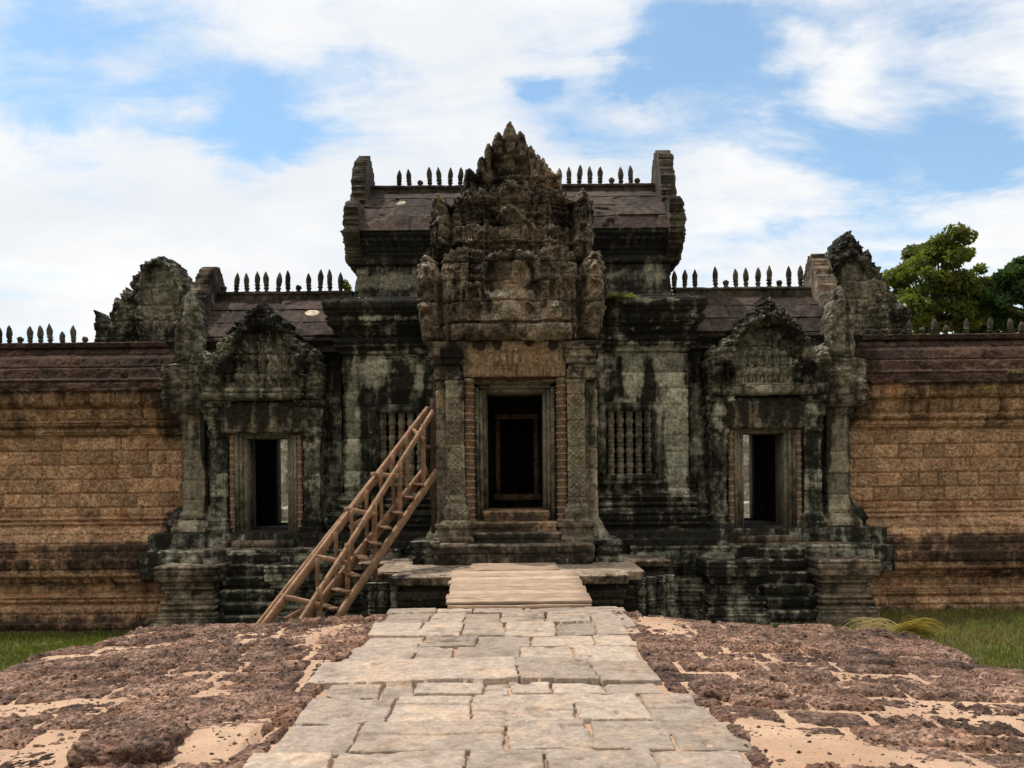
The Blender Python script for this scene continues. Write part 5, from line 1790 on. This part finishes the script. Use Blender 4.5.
# ================================================================== COURT BEHIND THE SIDE DOORS
put('courtyard', *(lambda X, Y: (np.stack([X, Y, 0 * X + .55], -1).reshape(-1, 3), gridfaces(*X.shape).reshape(-1, 4)))(*np.meshgrid(np.linspace(-12, 12, 13), np.linspace(18.9, 40, 13))), M['step'])
bpy.data.objects['courtyard']['kind'] = 'structure'
for s in (-1, 1):
    Cg = thing('courtyard_building', ('pale ruined stone gallery glimpsed through the doorway nearer the wooden stair' if s < 0 else 'pale ruined stone gallery glimpsed through the doorway under the paler pediment'), 'ruin', (s * 6.3, 26, .5), 'galleries inside the court')
    bx = s * 6.6
    loft('gallery_wall', M['court'], Cg, bx - 2.4, bx + 2.4, 27, 28.2, [(.5, .3), (.8, .3), (.85, .15), (1.2, .1), (1.25, 0), (3.4, 0), (3.5, .15), (3.8, .2), (3.85, -.3), (5.0, -.9)], res=.07, fn=masonry(.38, .7, 330 + s, depth=.04, proud=.05, rough=.03))
    for i in range(6):
        px_ = bx - 1.9 + i * .72
        loft('pillar', M['court'], Cg, px_, px_ + .36, 25.9, 26.3, [(.5, .1), (.8, .1), (.82, 0), (2.5, 0), (2.52, .08), (2.8, .1)], res=.06, fn=masonry(.5, 2, 340 + i, depth=.03, proud=.03, rough=.03))
    rg = np.random.default_rng(50 + s)
    for i in range(7):
        x, y = bx + rg.uniform(-1.6, 1.4), 24.0 + rg.uniform(-.8, .8)
        o = loft('fallen_stone', M['court'], None, x, x + rg.uniform(.4, .7), y, y + .5, [(.5, 0), (.55, .02), (.85, .01), (.9, -.03), (.905, -.2)], res=.06, fn=masonry(2, 3, 350 + i, rough=.05))
        tag(o, 'fallen grey stone block lying in the court behind the side doorway', 'stone block', 'fallen stones in the court')

# ================================================================== TREES, GRASS, SMALL PLANTS
def leaves(centres, radii, n, size, rng, flat=.7):
    """n small leaf faces scattered through several clumps"""
    k = len(centres)
    w = np.array(radii) ** 2
    idx = rng.choice(k, n, p=w / w.sum())
    d = rng.normal(size=(n, 3))
    d /= np.linalg.norm(d, axis=1, keepdims=True)
    rr = rng.random(n) ** .45
    c = np.array(centres)[idx] + d * (np.array(radii)[idx] * rr)[:, None] * np.array([1, 1, flat])
    a = rng.normal(size=(n, 3)) + np.array([0, 0, .6])
    a /= np.linalg.norm(a, axis=1, keepdims=True)
    b = np.cross(a, rng.normal(size=(n, 3)))
    b /= np.linalg.norm(b, axis=1, keepdims=True)
    e = np.cross(a, b)
    s = size * rng.uniform(.6, 1.3, n)[:, None]
    V = np.stack([c - b * s, c - e * s * .5 + a * s * .1, c + b * s, c + e * s * .5 + a * s * .1], 1).reshape(-1, 3)
    Fc = np.arange(4 * n).reshape(n, 4)
    # clumps differ in tone leaf by leaf
    ct = rng.uniform(.15, .75, k)[idx] + rng.uniform(-.15, .25, n)
    return V, Fc, np.repeat(np.clip(ct, 0, 1), 4)


def tube(pts, r0, r1, n=8):
    pts = np.array(pts, float)
    V, Fc = [], []
    for i, p in enumerate(pts):
        t = pts[min(i + 1, len(pts) - 1)] - pts[max(i - 1, 0)]
        t /= np.linalg.norm(t)
        s = np.cross(t, (0.3, 1, .1))
        s /= np.linalg.norm(s)
        u = np.cross(s, t)
        r = r0 + (r1 - r0) * i / (len(pts) - 1)
        for j in range(n):
            an = 2 * math.pi * j / n
            V.append(p + r * (s * math.cos(an) + u * math.sin(an)))
    for i in range(len(pts) - 1):
        for j in range(n):
            Fc.append([i * n + j, i * n + (j + 1) % n, (i + 1) * n + (j + 1) % n, (i + 1) * n + j])
    return V, Fc


def tree(label, x, y, zc, rx, rz, seed, mat, n=9000, size=.16, nclump=26, group=None):
    rng = np.random.default_rng(seed)
    th = thing('tree', label, 'tree', (x, y, -1.1), group)
    V, Fc = [], []
    def addt(pts, r0, r1):
        v, f = tube(pts, r0, r1)
        o = len(V)
        V.extend(v)
        Fc.extend([[q + o for q in ff_] for ff_ in f])
    z0 = zc - rz * .75
    addt([(x, y, -1.2), (x + .1, y, z0 * .5), (x - .1, y, z0), (x + .1, y, zc), (x, y, zc + rz * .6)], .26, .04)
    cen, rad = [], []
    for i in range(nclump):
        an = rng.uniform(0, 2 * math.pi)
        el = rng.uniform(-.8, 1.0)
        rr = rng.uniform(.45, .95)
        c = np.array([x + rx * rr * math.cos(an) * math.sqrt(1 - min(el * el, .9)), y + rx * rr * math.sin(an) * .9, zc + rz * el * .85])
        cen.append(c)
        rad.append(rng.uniform(.13, .27) * rx * (1.0 if nclump > 50 else 1.25))
        st = np.array([x, y, zc - rz * .55 + rz * .5 * max(0, el)])
        mid_ = st * .5 + c * .5 + np.array([0, 0, -.25])
        addt([st, mid_, c], .055, .015)
    put('trunk', V, Fc, M['bark'], th)
    v, f, t = leaves(cen, rad, n, size, rng)
    put('crown', v, f, M[mat], th, tint=t)
    return th


def tz(py, Y): return LZ(py + 4, Y)
tree('olive green round topped tree with sunlit crown standing behind the laterite wall', LX(940, 42), 42, tz(294, 42), 2.75, 2.75, 5, 'leaf', n=23000, size=.135, nclump=100)
tree('dark green dense tree cut off by the edge of the picture behind the wall', LX(1031, 40), 40, tz(298, 40), 2.0, 1.75, 9, 'leaf2', n=16000, size=.14, nclump=34)
tree('low dark green tree filling the gap below the sunlit crown behind the wall', LX(985, 44), 44, tz(332, 44), 2.0, 1.5, 12, 'leaf2', n=9000, size=.14, nclump=24)
tree('tall thin topped tree whose few leaves peek out beside the upper storey', LX(349, 40), 40, tz(281, 40) - .6, .55, .95, 15, 'leaf', n=420, size=.13, nclump=8)


def blades(n, xy, zf, hgt, rng, width=.008, lean=.5):
    p = xy(n)
    z = zf(p[:, 0], p[:, 1])
    an = rng.uniform(0, 2 * math.pi, n)
    h = hgt * rng.uniform(.5, 1.3, n)
    ln = lean * rng.uniform(0, 1, n) * h
    d = np.stack([np.cos(an), np.sin(an)], -1)
    w = np.stack([-d[:, 1], d[:, 0]], -1) * width
    b = np.column_stack([p, z - .01])
    V = np.zeros((n, 4, 3))
    V[:, 0, :2] = p + w
    V[:, 1, :2] = p - w
    V[:, 0, 2] = V[:, 1, 2] = z - .01
    V[:, 2, :2] = p + d * ln[:, None] * .4 - w * .7
    V[:, 2, 2] = z + h * .6
    V[:, 3, :2] = p + d * ln[:, None]
    V[:, 3, 2] = z + h
    V2 = V.reshape(-1, 3)
    Fc = np.arange(4 * n).reshape(n, 4)
    return V2, Fc[:, [0, 1, 2, 3]], np.repeat(rng.uniform(.2, .9, n), 4)


rng = np.random.default_rng(77)
def lawn(x0, x1, y0, y1):
    def f(n):
        x, y = rng.uniform(x0, x1, n), rng.uniform(y0, y1, n)
        return np.stack([x, y], -1)
    return f
v1, f1, t1_ = blades(42000, lawn(-12, -4.3, 7.5, 16.1), ground_z, .10, rng, .009, .8)
v2, f2, t2_ = blades(42000, lawn(3.9, 12, 7.5, 16.1), ground_z, .09, rng, .009, .8)
tag(put('grass', np.concatenate([v1, v2]), np.concatenate([f1, f2 + len(v1)]), M['grass'], tint=np.concatenate([t1_, t2_])), kind='stuff')


def arc_blades(n, x, y, z, L, rng, dirx, spread=.5, width=.012, seg=5):
    """drooping grass stalks"""
    V, Fc = [], []
    T_ = []
    for i in range(n):
        an = rng.uniform(-spread, spread) + (0 if rng.random() < dirx else math.pi)
        l = L * rng.uniform(.5, 1.1)
        bx, by = x + rng.normal() * .10, y + rng.normal() * .08
        lift = rng.uniform(.5, 1.2)
        o = len(V)
        for k in range(seg + 1):
            t = k / seg
            r = l * t
            hz = l * (lift * t - .95 * t * t)
            w = width * (1 - t * .8)
            cx_, cy_ = bx + r * math.cos(an) * .9, by + r * math.sin(an) * .5
            V.append((cx_ - w * math.sin(an), cy_ + w * math.cos(an), z + hz - w))
            V.append((cx_ + w * math.sin(an), cy_ - w * math.cos(an), z + hz + w))
        for k in range(seg):
            Fc.append([o + 2 * k, o + 2 * k + 1, o + 2 * k + 3, o + 2 * k + 2])
        T_ += [rng.uniform(.2, .9)] * (2 * (seg + 1))
    return np.array(V), np.array(Fc), np.array(T_)


def gplant(name, label, cat, x, y, z, n, L, mat, seed, dirx=.5, spread=1.5, width=.012, group=None):
    r = np.random.default_rng(seed)
    v, f, t = arc_blades(n, x, y, z, L, r, dirx, spread, width)
    return tag(put(name, v, f, M[mat], tint=t), label, cat, group)


gy_ = 13.6
gplant('dry_grass_clump', 'drooping clump of straw coloured dry grass at the foot of the laterite wall', 'grass clump', LX(893, gy_), gy_, float(ground_z(6.0, gy_)) + .02, 330, .85, 'drygrass', 3, dirx=.8, spread=.5, width=.008)
gplant('weed', 'bright green weed tuft between the dry grass clump and the stone newel', 'plant', LX(872, 13.4), 13.4, float(ground_z(5.6, 13.4)), 90, .34, 'grass', 4)
gplant('weed', 'green weed tuft in the lawn below the laterite wall beside the wooden stair end', 'plant', LX(50, 14.5), 14.5, float(ground_z(-7.8, 14.5)), 90, .34, 'grass', 5)
gplant('weed', 'small upright green weed by the stone newel block near the wooden stair', 'plant', LX(206, 13.8), 13.8, float(ground_z(-5, 13.8)), 60, .55, 'grass', 6)
gplant('weed', 'tan withered weed beside the foot of the mossy newel block', 'plant', LX(160, 13.9), 13.9, float(ground_z(-5.7, 13.9)), 70, .45, 'drygrass', 7)
gplant('ledge_plant', 'yellow green ferny plant growing on the cornice above the barred window', 'plant', LX(619, 15.9), 15.88, LZ(300, 15.9) + .02, 150, .26, 'grass', 8, width=.01)
gplant('ledge_plant', 'small green sprig rooted on the carved side pediment', 'plant', LX(820, 16.1), 16.12, LZ(356, 16.1), 40, .16, 'grass', 9)
gplant('wall_plant', 'thin sprig growing from the roof courses of the laterite wall', 'plant', LX(1014, 16.7), 16.68, LZ(379, 16.7), 36, .30, 'grass', 10, width=.007)
gplant('wall_plant', 'short sprig rooted on the cornice of the laterite wall below the longer one', 'plant', LX(985, 16.6), 16.57, LZ(394, 16.6), 30, .22, 'grass', 11, width=.007)
gplant('paving_weed', 'tiny green tuft at the foot of the large rounded laterite block', 'plant', -2.06, 4.95, -.12, 40, .10, 'grass', 12, width=.006)
gplant('paving_weed', 'tiny green tuft growing in a joint of the broad bare laterite flank', 'plant', 2.85, 6.1, -.10, 30, .09, 'grass', 13, width=.006)

print('verts', sum(len(m.vertices) for m in bpy.data.meshes))
